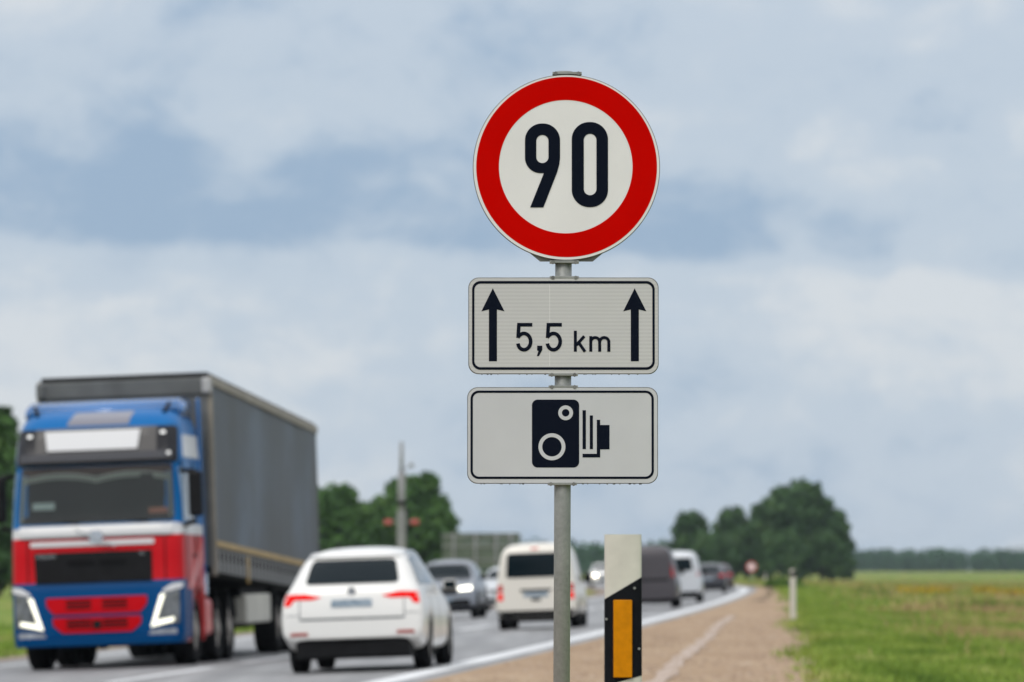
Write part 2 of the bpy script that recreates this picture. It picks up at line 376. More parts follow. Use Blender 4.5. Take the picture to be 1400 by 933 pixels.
# pale tyre track pressed into the gravel
M['track'] = ramp_mat('pale_tyre_track', 4, [(.3, (.38, .28, .22)), (.7, (.48, .40, .34))], .8)
V = []; Fc = []
tp = [(53, 3.08), (60, 2.85), (70, 2.66), (84, 2.4), (98, 2.07), (120, 1.8)]
for k, D in enumerate(np.linspace(48, 118, 60)):
    s_ = np.interp(D, [p[0] for p in tp], [p[1] for p in tp]); w = .10+.03*math.sin(D*1.3)
    for q in (-w, w): V.append((float(edgeX(D))+s_+q, D, gz(s_+q, D)+.012))
    if k: Fc.append((2*k-2, 2*k-1, 2*k+1, 2*k))
tag(from_np('tyre_track', V, Fc, M['track']), kind='structure')

# ------------------------------------------------------------------ wheels and cars
def lathe(bm, prof, seg, cx=0.0):
    """profile of (x, r) swept about the X axis"""
    rings = []
    for x, r in prof:
        rings.append([bm.verts.new((x, r*math.cos(2*math.pi*k/seg), r*math.sin(2*math.pi*k/seg))) for k in range(seg)])
    for a_, b_ in zip(rings, rings[1:]):
        for k in range(seg): bm.faces.new((a_[k], a_[(k+1) % seg], b_[(k+1) % seg], b_[k]))
    bm.faces.new(rings[0]); bm.faces.new(rings[-1])
_wheel = {}
def wheel(parent, x, y, r, w, side, rim='rim', spokes=5, z=None):
    key = (round(r, 3), round(w, 3), rim, side)
    if key not in _wheel:
        bm = bmesh.new(); h = w/2
        lathe(bm, [(-h*.7, r*.6), (-h, r*.72), (-h, r*.9), (-h*.8, r), (h*.8, r), (h, r*.9), (h, r*.72), (h*.7, r*.62)], 28)
        t = bpy.data.meshes.new('wheel'); bmesh.ops.recalc_face_normals(bm, faces=bm.faces); bm.to_mesh(t); bm.free(); t.materials.append(M['tyre']); t.shade_smooth()
        bm = bmesh.new(); e_ = side*h
        if rim == 'rim':
            for k in range(spokes):
                an = 2*math.pi*k/spokes
                add_box(bm, (e_*.78, math.cos(an)*r*.34, math.sin(an)*r*.34), (h*.25, r*.55, r*.16), (an, 0, 0))
            add_tube(bm, (e_*.6, 0, 0), (e_*.98, 0, 0), r*.14, seg=12)
            ring = bmesh.new(); lathe(ring, [(e_*.72, r*.60), (e_*.9, r*.68), (e_*.9, r*.60)], 24); ring.free()
            add_tube(bm, (e_*.55, 0, 0), (e_*.72, 0, 0), r*.62, seg=24)
        else:
            add_tube(bm, (e_*.60, 0, 0), (e_*.80, 0, 0), r*.58, seg=24)
            add_tube(bm, (e_*.80, 0, 0), (e_*1.06, 0, 0), r*.28, r*.22, seg=16)
            for k in range(10):
                an = 2*math.pi*k/10; add_tube(bm, (e_*.8, math.cos(an)*r*.42, math.sin(an)*r*.42), (e_*.9, math.cos(an)*r*.42, math.sin(an)*r*.42), r*.035, seg=6)
        u = bpy.data.meshes.new('rim'); bmesh.ops.recalc_face_normals(bm, faces=bm.faces); bm.to_mesh(u); bm.free(); u.materials.append(M[rim])
        _wheel[key] = (t, u)
    t, u = _wheel[key]
    o = bpy.data.objects.new('wheel', t); COL.objects.link(o); o.parent = parent; o.location = (x, y, r if z is None else z)
    q = bpy.data.objects.new('rim', u); COL.objects.link(q); q.parent = o
    return o
def evaluated(o):
    dg = bpy.context.evaluated_depsgraph_get(); dg.update()
    me = bpy.data.meshes.new_from_object(o.evaluated_get(dg)); return me
def loft_body(name, st, m, parent, arches=(), half_len=0, crease=None, subdiv=2):
    """st: (y, zbottom, zbelt, zroof, wmax, wbelt, wroof) from rear to front; returns object and BVH of the uncut surface"""
    V = []; Fc = []
    def sec(y, zb, zt, zr, wm, wb, wr):
        h = zt-zb; g = zr-zt
        half = [(0, zb), (wm*.80, zb), (wm*.97, zb+.05), (wm, zb+h*.35), (wm*.995, zb+h*.72), (wb, zt), (wr+(wb-wr)*.30, zt+g*.66), (wr*.93, zr-g*.05-.008), (wr*.55, zr+.006), (0, zr+.014)]
        L_ = [(-x, y, z) for x, z in half[1:-1]]
        return [(x, y, z) for x, z in half] + L_[::-1]
    n = None
    for s_ in st:
        c = sec(*s_); n = len(c); V += c
    for a_ in range(len(st)-1):
        for b_ in range(n):
            p = a_*n+b_; q = a_*n+(b_+1) % n; Fc.append((p, q, q+n, p+n))
    def cap(b0, rev):
        # quads between mirrored sides
        R_ = list(range(0, 10)); Lf = [0]+[n-k for k in range(1, 9)]+[9]
        for k in range(9):
            a1, a2, b1, b2 = R_[k], R_[k+1], Lf[k], Lf[k+1]
            f = [b0+a1, b0+a2, b0+b2, b0+b1]; f2 = []
            for q in f:
                if q not in f2: f2.append(q)
            Fc.append(tuple(f2 if rev else f2[::-1]))
    cap(0, True); cap((len(st)-1)*n, False)
    me = bpy.data.meshes.new(name); me.from_pydata(V, [], Fc); me.update()
    bm = bmesh.new(); bm.from_mesh(me); bmesh.ops.recalc_face_normals(bm, faces=bm.faces); bm.to_mesh(me); bm.free()
    o = bpy.data.objects.new(name, me); COL.objects.link(o)
    md = o.modifiers.new('s', 'SUBSURF'); md.levels = subdiv; md.render_levels = subdiv
    m2 = evaluated(o); 
    bvh = BVHTree.FromPolygons([v.co.copy() for v in m2.vertices], [tuple(p.vertices) for p in m2.polygons])
    o.modifiers.clear(); o.data = m2
    if arches:
        bm = bmesh.new()
        for y, r in arches: add_tube(bm, (-2, y, r*.98), (2, y, r*.98), r*1.13, seg=32)
        cm = bpy.data.meshes.new('c'); bm.to_mesh(cm); bm.free(); co = bpy.data.objects.new('c', cm); COL.objects.link(co)
        md = o.modifiers.new('b', 'BOOLEAN'); md.operation = 'DIFFERENCE'; md.object = co; md.solver = 'EXACT'
        m3 = evaluated(o); o.modifiers.clear()
        if len(m3.vertices) > 50: o.data = m3
        bpy.data.objects.remove(co)
    o.data.materials.clear(); o.data.materials.append(m); o.data.shade_smooth(); o.name = name; o.data.name = name
    o.parent = parent
    return o, bvh
def place_vehicle(root, Xr, Dend, length, toward):
    """Xr: sideways position of the end that faces the camera, Dend its distance"""
    sl_ = slope(Dend+length/2); D = Dend+length/2; X = Xr+sl_*length/2
    s_ = X-float(edgeX(D)); roll = math.atan(.035)
    root.location = (X, D, float(road_z(s_))+.002)
    root.rotation_euler = (0, roll if toward else -roll, -math.atan(sl_)+(math.pi if toward else 0))
    root.rotation_mode = 'XYZ'
def sidepair(fn):
    for sd in (1, -1): fn(sd)
def mirror(poly, sd): return [(p[0]*sd, p[1]) for p in poly]
def shift(st, L_): return [(s_[0]-L_/2, *s_[1:]) for s_ in st]

def underbody(root, L_, W_, z0=.16, z1=.62):
    box('underbody', (0, 0, (z0+z1)/2), (W_*.80, L_*.9, z1-z0), M['chassis'], root)

# --- white estate car, seen from behind
def estate_car():
    Ln, W = 4.69, 1.84
    t = empty('estate_car'); t.scale = (.966, 1, 1.032)
    tag(t, 'white estate car with lit red tail lamps driving away beside the truck', 'car')
    st = [(.00, .42, .60, .66, .84, .80, .62), (.03, .36, .74, .84, .885, .855, .68), (.08, .34, .88, 1.00, .91, .875, .70),
          (.16, .33, .95, 1.07, .915, .87, .68), (.36, .28, .97, 1.24, .915, .855, .665), (.58, .22, .98, 1.40, .915, .855, .645), (.80, .22, .985, 1.455, .915, .855, .635),
          (1.5, .20, .985, 1.485, .915, .855, .63), (2.3, .20, .97, 1.48, .915, .85, .62), (2.9, .20, .95, 1.40, .91, .85, .57),
          (3.35, .20, .93, 1.18, .91, .84, .58), (3.6, .20, .91, 1.01, .91, .83, .66), (4.1, .20, .85, .92, .90, .80, .62), (4.45, .22, .74, .80, .86, .74, .55), (4.66, .26, .60, .64, .76, .66, .45)]
    b, bvh = loft_body('body', shift(st, Ln), M['white_paint'], t, [(.98-Ln/2, .33), (3.70-Ln/2, .33)])
    r0 = -Ln/2
    underbody(t, Ln, W)
    gw = panel('rear_window', bvh, rpoly([(-.60, 1.055), (.60, 1.055), (.53, 1.335), (-.53, 1.335)], .06), 'rear', M['glass'], t, off=.016)
    panel('spoiler', bvh, rpoly([(-.60, 1.37), (.60, 1.37), (.56, 1.425), (-.56, 1.425)], .02), 'rear', M['white_paint'], t, off=.06, th=.10)
    for sd in (1, -1):
        panel('tail_lamp', bvh, mirror(rpoly([(.38, .90), (.60, .945), (.845, .935), (.865, .80), (.79, .80), (.74, .87), (.50, .87)], .018), sd), 'rear', M['red_lens'], t, off=.008)
        panel('reflector', bvh, mirror(rpoly([(.56, .445), (.80, .445), (.78, .485), (.57, .485)], .01), sd), 'rear', M['reflector_red'], t)
        panel('side_seam', bvh, mirror(rpoly([(.660, .62), (.672, .62), (.672, .86), (.660, .86)], .0), sd), 'rear', M['lamp_housing'], t, off=.003)
        wn = 'right' if sd == 1 else 'left'
        panel('side_window', bvh, rpoly([(r0+.42, 1.02), (r0+1.15, 1.02), (r0+1.15, 1.36), (r0+.75, 1.34)], .04), wn, M['side_glass'], t)
        panel('side_window', bvh, rpoly([(r0+1.21, 1.02), (r0+2.15, 1.01), (r0+2.15, 1.375), (r0+1.21, 1.375)], .04), wn, M['side_glass'], t)
        panel('side_window', bvh, rpoly([(r0+2.21, 1.01), (r0+3.15, .995), (r0+2.78, 1.33), (r0+2.21, 1.37)], .04), wn, M['side_glass'], t)
        m_ = box('wing_mirror', (sd*.965, r0+3.12, 1.0), (.19, .12, .12), M['white_paint'], t, bev=.03); mg_ = box('mirror_glass', (sd*.97, r0+3.055, 1.0), (.155, .012, .10), M['glass'], m_, bev=.004); mg_.matrix_parent_inverse = Matrix.Identity(4)
        for dy in (1.95, 2.95): panel('door_handle', bvh, rpoly([(r0+dy-.85, .87), (r0+dy-.68, .87), (r0+dy-.68, .90), (r0+dy-.85, .90)], .01), wn, M['white_paint'], t, off=.025, th=.03)
        panel('roof_rail', bvh, [(sd*.60, r0+.9), (sd*.63, r0+.9), (sd*.63, r0+2.5), (sd*.60, r0+2.5)], 'top', M['chrome'], t, off=.03, th=.035)
        for y in (.98, 3.70): wheel(t, sd*(W/2-.13), r0+y, .325, .215, sd)
    panel('tailgate_seam', bvh, rpoly([(-.64, .622), (.64, .622), (.67, .65), (-.67, .65)], 0), 'rear', M['lamp_housing'], t, off=.002)
    panel('lower_valance', bvh, rpoly([(-.74, .34), (.74, .34), (.70, .385), (.60, .40), (-.60, .40), (-.70, .385)], .03), 'rear', M['black_plastic'], t, off=.012, th=.04)
    bm = bmesh.new(); add_box(bm, (0, r0+.20, .275), (1.46, .32, .21), bev=.03); from_bm('diffuser', bm, M['black_plastic'], t)
    panel('bumper_joint', bvh, rpoly([(-.86, .685), (-.66, .685), (-.66, .694), (-.86, .694)], 0), 'rear', M['lamp_housing'], t, off=.003)
    panel('bumper_joint', bvh, rpoly([(.66, .685), (.86, .685), (.86, .694), (.66, .694)], 0), 'rear', M['lamp_housing'], t, off=.003)
    panel('tailgate_crease', bvh, rpoly([(-.52, .70), (.52, .70), (.52, .712), (-.52, .712)], 0), 'rear', M['chrome'], t, off=.006) if False else None
    for sn_ in ('right', 'left'):
        for yy in (1.18, 2.18, 3.22): panel('door_gap', bvh, [(r0+yy, .34), (r0+yy+.012, .34), (r0+yy+.012, 1.0), (r0+yy, 1.0)], sn_, M['lamp_housing'], t, off=.003)
    bd = panel('number_plate', bvh, rpoly([(-.26, .775), (.26, .775), (.26, .865), (-.26, .865)], .01), 'rear', M['num_plate'], t, off=.012)
    bm = bmesh.new(); add_tube(bm, (0, 0, 0), (0, .02, 0), .052, seg=20)
    hit = bvh.ray_cast(Vector((0, -30, .955)), Vector((0, 1, 0)))[0]
    em = from_bm('badge', bm, M['lamp_housing'], t); em.location = (0, hit.y-.014, .955)
    bm = bmesh.new(); add_tube(bm, (0, -.004, 0), (0, .0, 0), .028, seg=16); e2 = from_bm('emblem', bm, M['chrome'], em)
    add = bmesh.new(); vs = [add.verts.new(c) for c in ((-.02, 0, 0), (.02, 0, 0), (.012, .09, 0), (-.012, .09, 0), (0, .10, .09), (0, .16, .085))]
    add.faces.new((vs[0], vs[1], vs[2], vs[3])); add.faces.new((vs[0], vs[1], vs[4])); add.faces.new((vs[1], vs[2], vs[5], vs[4])); add.faces.new((vs[2], vs[3], vs[5])); add.faces.new((vs[3], vs[0], vs[4], vs[5]))
    an = from_bm('roof_antenna', add, M['black_plastic'], t); an.location = (-.25, r0+.92, 1.478)
    return t, Ln

# --- upright vans seen from behind
def rear_van(label, paint, Ln, W, H, glass, lamps, plate=True, dark_bumper=True, rw=.68, group=None, lean=.10):
    t = empty('van'); tag(t, label, 'van', group)
    bz = .52*H
    h = W/2
    st = [(.00, .34, bz*.93, H*.80, h*.90, h*.86, h*.70), (.03, .26, bz*.98, H*.90, h*.955, h*.925, h*.80), (lean, .24, bz, H*.97, h*.985, h*.95, h*.82),
          (.35, .24, bz, H*.995, h, h*.955, h*.82), (1.2, .24, bz, H, h, h*.955, h*.82), (2.4, .24, bz, H*.995, h, h*.955, h*.82), (Ln*.68, .22, bz*.99, H*.95, h, h*.95, h*.78),
          (Ln*.78, .22, bz*.98, H*.74, h, h*.94, h*.76), (Ln*.84, .22, bz*.95, H*.585, h*.99, h*.92, h*.74), (Ln*.95, .22, H*.44, H*.49, h*.95, h*.84, h*.60), (Ln, .28, H*.33, H*.36, h*.82, h*.7, h*.5)]
    b, bvh = loft_body('body', shift(st, Ln), paint, t, [(.90-Ln/2, .33), (Ln*.80-Ln/2, .33)])
    r0 = -Ln/2; underbody(t, Ln, W)
    if glass:
        x0, x1, z0, z1 = glass
        panel('rear_window', bvh, rpoly([(x0, z0), (x1, z0), (x1*.94, z1), (x0*.94, z1)], .06), 'rear', M['glass'], t)
    for sd in (1, -1):
        for (x0, x1, z0, z1, mt_) in lamps:
            panel('tail_lamp', bvh, mirror(rpoly([(x0, z0), (x1, z0), (x1*.99, z1), (x0, z1)], .02), sd), 'rear', M[mt_], t, off=.008)
        sname = 'right' if sd == 1 else 'left'
        panel('cab_window', bvh, rpoly([(r0+Ln*.50, bz*1.05), (r0+Ln*.76, bz*1.04), (r0+Ln*.70, H*.86), (r0+Ln*.50, H*.87)], .05), sname, M['side_glass'], t)
        box('wing_mirror', (sd*(h+.04), r0+Ln*.76, bz*1.10), (.16, .13, .20), M['black_plastic'], t, bev=.03)
        for y in (.90, Ln*.80): wheel(t, sd*(h-.13), r0+y, .325, .215, sd)
    bc = M['black_plastic'] if dark_bumper else paint
    panel('bumper', bvh, rpoly([(-h*.93, .27), (h*.93, .27), (h*.95, .40), (-h*.95, .40)], .03), 'rear', bc, t, off=.035, th=.06)
    box('tow_valance', (0, r0+.2, .24), (h*1.5, .28, .16), M['black_plastic'], t)
    if plate:
        panel('plate_recess', bvh, rpoly([(-.33, bz*.84), (.33, bz*.84), (.33, bz*.895), (-.33, bz*.895)], .01), 'rear', M['black_plastic'], t)
        panel('number_plate', bvh, rpoly([(-.26, bz*.72), (.26, bz*.72), (.26, bz*.825), (-.26, bz*.825)], .01), 'rear', M['num_plate'], t)
    return t, bvh, Ln

# --- low cars seen from behind or in front
def low_car(name, label, paint, Ln=4.4, W=1.8, H=1.47, cat='car', toward=False, cladding=False, lamp='headlight', glassm='glass'):
    t = empty(name); tag(t, label, cat); h = W/2; k = H/1.47; suv = cladding
    st = [(.00, .34, .60*k, .66*k, h*.88, h*.84, h*.6), (.05, .25, .78*k, .86*k, h*.96, h*.92, h*.7), (.20, .22, .92*k, 1.02*k, h*.99, h*.94, h*.72), (.42, .22, .96*k, 1.16*k, h, h*.94, h*.70),
          (.72, .22, .97*k, 1.34*k, h, h*.93, h*.66), (1.2, .22, .97*k, 1.45*k, h, h*.93, h*.66), (2.0, .20, .96*k, 1.475*k, h, h*.93, h*.67), (2.6, .20, .95*k, 1.40*k, h, h*.93, h*.66), (3.0, .20, .94*k, 1.20*k, h, h*.93, h*.66),
          (3.25, .20, .93*k, 1.04*k, h, h*.92, h*.70), (Ln-.55, .20, .88*k, .96*k, h*.99, h*.90, h*.68), (Ln-.15, .22, .76*k, .84*k, h*.94, h*.84, h*.6), (Ln, .28, .60*k, .66*k, h*.84, h*.74, h*.5)]
    if suv: st = [(.00, .38, .72, .78, h*.88, h*.84, h*.6), (.05, .32, .90, .98, h*.96, h*.92, h*.7), (.16, .30, 1.06, 1.18, h*.99, h*.95, h*.76), (.40, .28, 1.10, 1.50, h, h*.95, h*.72),
          (.75, .28, 1.10, 1.63, h, h*.94, h*.71), (1.3, .28, 1.10, 1.68, h, h*.94, h*.71), (2.1, .28, 1.09, 1.69, h, h*.94, h*.71), (2.75, .28, 1.08, 1.62, h, h*.94, h*.70), (3.05, .28, 1.07, 1.42, h, h*.94, h*.70),
          (3.38, .28, 1.04, 1.11, h, h*.94, h*.76), (Ln-.60, .28, 1.00, 1.06, h, h*.93, h*.72), (Ln-.15, .30, .95, 1.03, h*.97, h*.90, h*.68), (Ln, .36, .78, .86, h*.90, h*.84, h*.6)]
    r = .36 if suv else .32
    b, bvh = loft_body('body', shift(st, Ln), paint, t, [(.85-Ln/2, r), (Ln-.85-Ln/2, r)])
    r0 = -Ln/2; underbody(t, Ln, W, .17*k, .6*k)
    panel('rear_window', bvh, rpoly([(-h*.62, 1.03*k), (h*.62, 1.03*k), (h*.55, 1.33*k), (-h*.55, 1.33*k)], .06), 'rear', M[glassm], t)
    if suv: panel('windscreen', bvh, rpoly([(-h*.78, 1.125), (h*.78, 1.125), (h*.65, 1.57), (-h*.65, 1.57)], .06), 'front', M['glass'], t, off=.012)
    else: panel('windscreen', bvh, rpoly([(-h*.70, 1.06*k), (h*.70, 1.06*k), (h*.58, 1.36*k), (-h*.58, 1.36*k)], .06), 'front', M['glass'], t, off=.012)
    for sd in (1, -1):
        panel('tail_lamp', bvh, mirror(rpoly([(h*.60, .80*k), (h*.93, .80*k), (h*.92, .93*k), (h*.62, .91*k)], .03), sd), 'rear', M['red_lens_dim'], t, off=.008)
        panel('headlight', bvh, mirror(rpoly([(h*.46, .80), (h*.86, .82), (h*.85, .94), (h*.46, .90)] if suv else [(h*.48, .66*k), (h*.84, .68*k), (h*.83, .80*k), (h*.47, .75*k)], .03), sd), 'front', M[lamp], t, off=.012)
        sn = 'right' if sd == 1 else 'left'
        panel('side_window', bvh, rpoly([(r0+.75, 1.02*k), (r0+1.75, 1.0*k), (r0+1.75, 1.36*k), (r0+1.1, 1.34*k)], .05), sn, M['side_glass'], t)
        panel('side_window', bvh, rpoly([(r0+1.82, 1.0*k), (r0+2.85, .99*k), (r0+2.5, 1.32*k), (r0+1.82, 1.36*k)], .05), sn, M['side_glass'], t)
        box('wing_mirror', (sd*(h+.09), r0+2.85, 1.02*k), (.2, .13, .14), M['black_plastic'], t, bev=.03)
        for y in (.85, Ln-.85): wheel(t, sd*(h-.12), r0+y, r-.005, .215, sd)
    panel('grille', bvh, rpoly([(-h*.40, .62*k), (h*.40, .62*k), (h*.43, .78*k), (-h*.43, .78*k)] if suv else [(-h*.42, .60*k), (h*.42, .60*k), (h*.44, .72*k), (-h*.44, .72*k)], .03), 'front', M['black_plastic'], t, off=.01)
    panel('air_intake', bvh, rpoly([(-h*.84, .32), (h*.84, .32), (h*.78, .56), (-h*.78, .56)] if suv else [(-h*.76, .30*k), (h*.76, .30*k), (h*.68, .42*k), (-h*.68, .42*k)], .03), 'front', M['black_plastic'], t, off=.01)
    panel('front_number_plate', bvh, rpoly([(-.26, .45*k), (.26, .45*k), (.26, .54*k), (-.26, .54*k)], .01), 'front', M['num_plate'], t, off=.02)
    panel('rear_number_plate', bvh, rpoly([(-.26, .66*k), (.26, .66*k), (.26, .75*k), (-.26, .75*k)], .01), 'rear', M['num_plate'], t, off=.02)
    panel('rear_valance', bvh, rpoly([(-h*.82, .25), (h*.82, .25), (h*.78, .38), (-h*.78, .38)], .03), 'rear', M['black_plastic'], t, off=.015)
    if cladding:
        for sd in ('right', 'left'):
            panel('sill_cladding', bvh, rpoly([(r0+.3, .26), (r0+Ln-.3, .26), (r0+Ln-.4, .44), (r0+.4, .44)], .05), sd, M['black_plastic'], t, off=.012)
            for y in (.85, Ln-.85):
                arc = [(r0+y+math.cos(a_)*(r*1.32), r+math.sin(a_)*(r*1.32)) for a_ in np.linspace(0, math.pi, 12)]+[(r0+y+math.cos(a_)*(r*1.14), r+math.sin(a_)*(r*1.14)) for a_ in np.linspace(math.pi, 0, 12)]
                panel('arch_trim', bvh, arc, sd, M['black_plastic'], t, off=.014)
    return t, Ln

car, Ln = estate_car(); place_vehicle(car, -1.935, 60.0, Ln, False)
van, bvh, Ln = rear_van('cream white van with red lamps passing behind the sign post', M['cream_paint'], 4.4, 1.76, 1.83, (-.62, .62, 1.10, 1.62), [(.70, .815, .62, .78, 'red_lens'), (.70, .81, .81, .95, 'red_lens_dim')])
panel('brake_light', bvh, rpoly([(-.08, 1.69), (.08, 1.69), (.08, 1.73), (-.08, 1.73)], .01), 'rear', M['red_lens_dim'], van)
panel('tailgate_handle', bvh, rpoly([(-.10, .60), (.10, .60), (.10, .66), (-.10, .66)], .01), 'rear', M['black_plastic'], van)
place_vehicle(van, .53, 104, Ln, False)
van, bvh, Ln = rear_van('dark grey panel van with windowless rear doors', M['grey_paint'], 5.0, 1.98, 1.98, None, [(.83, .93, .98, 1.40, 'red_lens_dim')], plate=False, dark_bumper=False)
for sx_ in (-1, 1):
    panel('rear_door', bvh, rpoly([(.012*sx_, .55), (.78*sx_, .55), (.76*sx_, 1.78), (.012*sx_, 1.78)], .05), 'rear', M['grey_paint'], van, off=.012)
panel('door_trim', bvh, rpoly([(-.75, .86), (.75, .86), (.75, .93), (-.75, .93)], .01), 'rear', M['black_plastic'], van, off=.02)
place_vehicle(van, 4.18, 153, Ln, False)
van, bvh, Ln = rear_van('pale silver van with red lamps between the grey panel van and the dark car', M['silver2_paint'], 4.4, 1.80, 1.88, (-.60, .60, 1.16, 1.62), [(.76, .88, .95, 1.45, 'red_lens_dim')], plate=False)
place_vehicle(van, 5.95, 177, Ln, False)
c_, Ln = low_car('hatchback_car', 'dark car with pale reflecting rear window ahead of the silver van', M['dark_paint'], 4.3, 1.78, 1.50, glassm='silver_glass' if 'silver_glass' in M else 'glass'); place_vehicle(c_, 9.75, 243, Ln, False)
c_, Ln = low_car('hatchback_car', 'dull dark car, farthest of the cars driving away', M['maroon_paint'], 4.3, 1.78, 1.48); place_vehicle(c_, 11.6, 276, Ln, False)
c_, Ln = low_car('suv', 'silver sport utility car with lit headlights coming behind the white estate', M['silver_paint'], 4.6, 1.86, 1.68, toward=True, cladding=True); place_vehicle(c_, -1.92, 139, Ln, True)
c_, Ln = low_car('saloon_car', 'pale silver car coming between the utility car and the cream van', M['silver2_paint'], 4.4, 1.8, 1.52, toward=True, lamp='lamp_housing'); place_vehicle(c_, -.30, 168, Ln, True)
c_, Ln = low_car('oncoming_car', 'distant pale car with a glowing headlight seen beside the reflector post', M['white_paint'], 4.5, 1.82, 1.75, toward=True, lamp='far_headlight'); place_vehicle(c_, 6.95, 372, Ln, True)

# ------------------------------------------------------------------ articulated lorry (front at y = 0, +y forward in its own frame)
def truck():
    t = empty('articulated_truck')
    tag(t, 'blue and red articulated truck with grey curtain trailer coming up the road', 'truck')
    # cab shell: stacked rounded rectangles
    sec = [(.34, .00, 1.22, .20), (.50, .03, 1.245, .22), (.80, .03, 1.25, .22), (1.12, .01, 1.25, .22), (1.22, -.03, 1.245, .20), (1.60, -.05, 1.24, .20), (2.02, -.08, 1.24, .22),
           (2.10, -.13, 1.235, .24), (2.55, -.24, 1.225, .26), (2.92, -.33, 1.215, .28), (3.02, -.32, 1.21, .28), (3.42, -.46, 1.18, .32), (3.60, -.62, 1.12, .38), (3.72, -.95, 1.02, .40), (3.74, -1.3, .9, .4)]
    V = []; Fc = []; n = None
    yb = -2.28
    for z, yf, hw, r in sec:
        ring = []
        for cx, cy, a0 in ((hw-r, yf-r, 0), (-(hw-r), yf-r, 90)):
            for k in range(6):
                a_ = R(a0+90*k/5); ring.append((cx+r*math.cos(a_), cy+r*math.sin(a_), z))
        rb = .08
        for cx, cy, a0 in ((-(hw-rb), yb+rb, 180), (hw-rb, yb+rb, 270)):
            for k in range(3):
                a_ = R(a0+90*k/2); ring.append((cx+rb*math.cos(a_), cy+rb*math.sin(a_), z))
        n = len(ring); V += ring
    for a_ in range(len(sec)-1):
        for b_ in range(n): Fc.append((a_*n+b_, a_*n+(b_+1) % n, (a_+1)*n+(b_+1) % n, (a_+1)*n+b_))
    Fc.append(tuple(range(n))[::-1]); Fc.append(tuple((len(sec)-1)*n+k for k in range(n)))
    me = bpy.data.meshes.new('cab'); me.from_pydata(V, [], Fc); me.update()
    bvh = BVHTree.FromPolygons([Vector(v) for v in V], Fc)
    # wheel arch
    o = bpy.data.objects.new('cab', me); COL.objects.link(o)
    bm = bmesh.new(); add_tube(bm, (-2, -1.42, .50), (2, -1.42, .50), .62, seg=36); add_box(bm, (0, -1.42, 0.0), (4, 1.24, 1.0))
    cm = bpy.data.meshes.new('c'); bm.to_mesh(cm); bm.free(); co = bpy.data.objects.new('c', cm); COL.objects.link(co)
    bm = bmesh.new(); bm.from_mesh(cm); bm.free()
    md = o.modifiers.new('b', 'BOOLEAN'); md.operation = 'DIFFERENCE'; md.object = co; md.solver = 'EXACT'; md.use_self = True
    m3 = evaluated(o); o.modifiers.clear()
    if len(m3.vertices) > 50: o.data = m3
    bpy.data.objects.remove(co); o.parent = t; o.data.shade_smooth()
    # livery: bands of paint by height, and a slanted white flash on the side
    m = mat('truck_livery', (0, 0, 0), .38, spec=.12, coat=.3); tt = m.node_tree; b = tt.nodes['Principled BSDF']
    tcn = tt.nodes.new('ShaderNodeTexCoord'); sp = tt.nodes.new('ShaderNodeSeparateXYZ'); tt.links.new(tcn.outputs['Object'], sp.inputs[0])
    mr = tt.nodes.new('ShaderNodeMath'); mr.operation = 'DIVIDE'; mr.inputs[1].default_value = 4; tt.links.new(sp.outputs['Z'], mr.inputs[0])
    rp_ = tt.nodes.new('ShaderNodeValToRGB'); rp_.color_ramp.interpolation = 'CONSTANT'; tt.links.new(mr.outputs[0], rp_.inputs[0])
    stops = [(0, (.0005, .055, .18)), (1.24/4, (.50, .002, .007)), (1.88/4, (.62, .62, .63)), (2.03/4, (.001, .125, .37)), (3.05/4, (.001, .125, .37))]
    while len(rp_.color_ramp.elements) < len(stops): rp_.color_ramp.elements.new(.5)
    for el_, (p, c) in zip(rp_.color_ramp.elements, stops): el_.position = p; el_.color = (*c, 1)
    # behind the front corner the red runs down over the wheel arch
    gt = tt.nodes.new('ShaderNodeMath'); gt.operation = 'LESS_THAN'; gt.inputs[1].default_value = -.42; tt.links.new(sp.outputs['Y'], gt.inputs[0])
    lt = tt.nodes.new('ShaderNodeMath'); lt.operation = 'LESS_THAN'; lt.inputs[1].default_value = 1.88; tt.links.new(sp.outputs['Z'], lt.inputs[0])
    an = tt.nodes.new('ShaderNodeMath'); an.operation = 'MULTIPLY'; tt.links.new(gt.outputs[0], an.inputs[0]); tt.links.new(lt.outputs[0], an.inputs[1])
    mq = tt.nodes.new('ShaderNodeMix'); mq.data_type = 'RGBA'; tt.links.new(an.outputs[0], mq.inputs[0]); tt.links.new(rp_.outputs[0], mq.inputs[6]); mq.inputs[7].default_value = (.48, .03, .03, 1)
    tt.links.new(mq.outputs[2], b.inputs['Base Color'])
    o.data.materials.clear(); o.data.materials.append(m)
    P = lambda name, poly, side, mt_, par=t, off=.010, th=.02, r=.02: panel(name, bvh, rpoly(poly, r), side, mt_, par, off, th, .15)
    # roof and visor
    bm = bmesh.new()
    add_tube(bm, (-1.12, -.95, 3.72), (1.05, -.95, 3.72), .02, seg=8)
    bm.free()
    P('sun_visor', [(-1.17, 2.93), (1.17, 2.93), (1.15, 3.46), (-1.15, 3.46)], 'front', M['dark_visor'], off=.05, th=.07, r=.06)
    P('visor_lip', [(-1.10, 2.98), (1.10, 2.98), (1.08, 3.10), (-1.08, 3.10)], 'front', mat('visor_smoke', (.07, .07, .08), .3), off=.16, th=.10, r=.03)
    P('light_box', [(-.60, 3.14), (.70, 3.14), (.74, 3.42), (-.64, 3.42)], 'front', mat('blank_white_light_box', (.66, .66, .68), .4), off=.075, th=.03, r=.01)
    for sd in (1, -1):
        P('marker_lamp', mirror([(.93, 3.34), (1.00, 3.34), (1.00, 3.385), (.93, 3.385)], sd), 'front', M['marker'], off=.07, r=.02)
    P('marker_lamp', [(-1.09, 3.04), (-1.04, 3.04), (-1.04, 3.08), (-1.09, 3.08)], 'front', M['marker'], off=.17, r=.03)
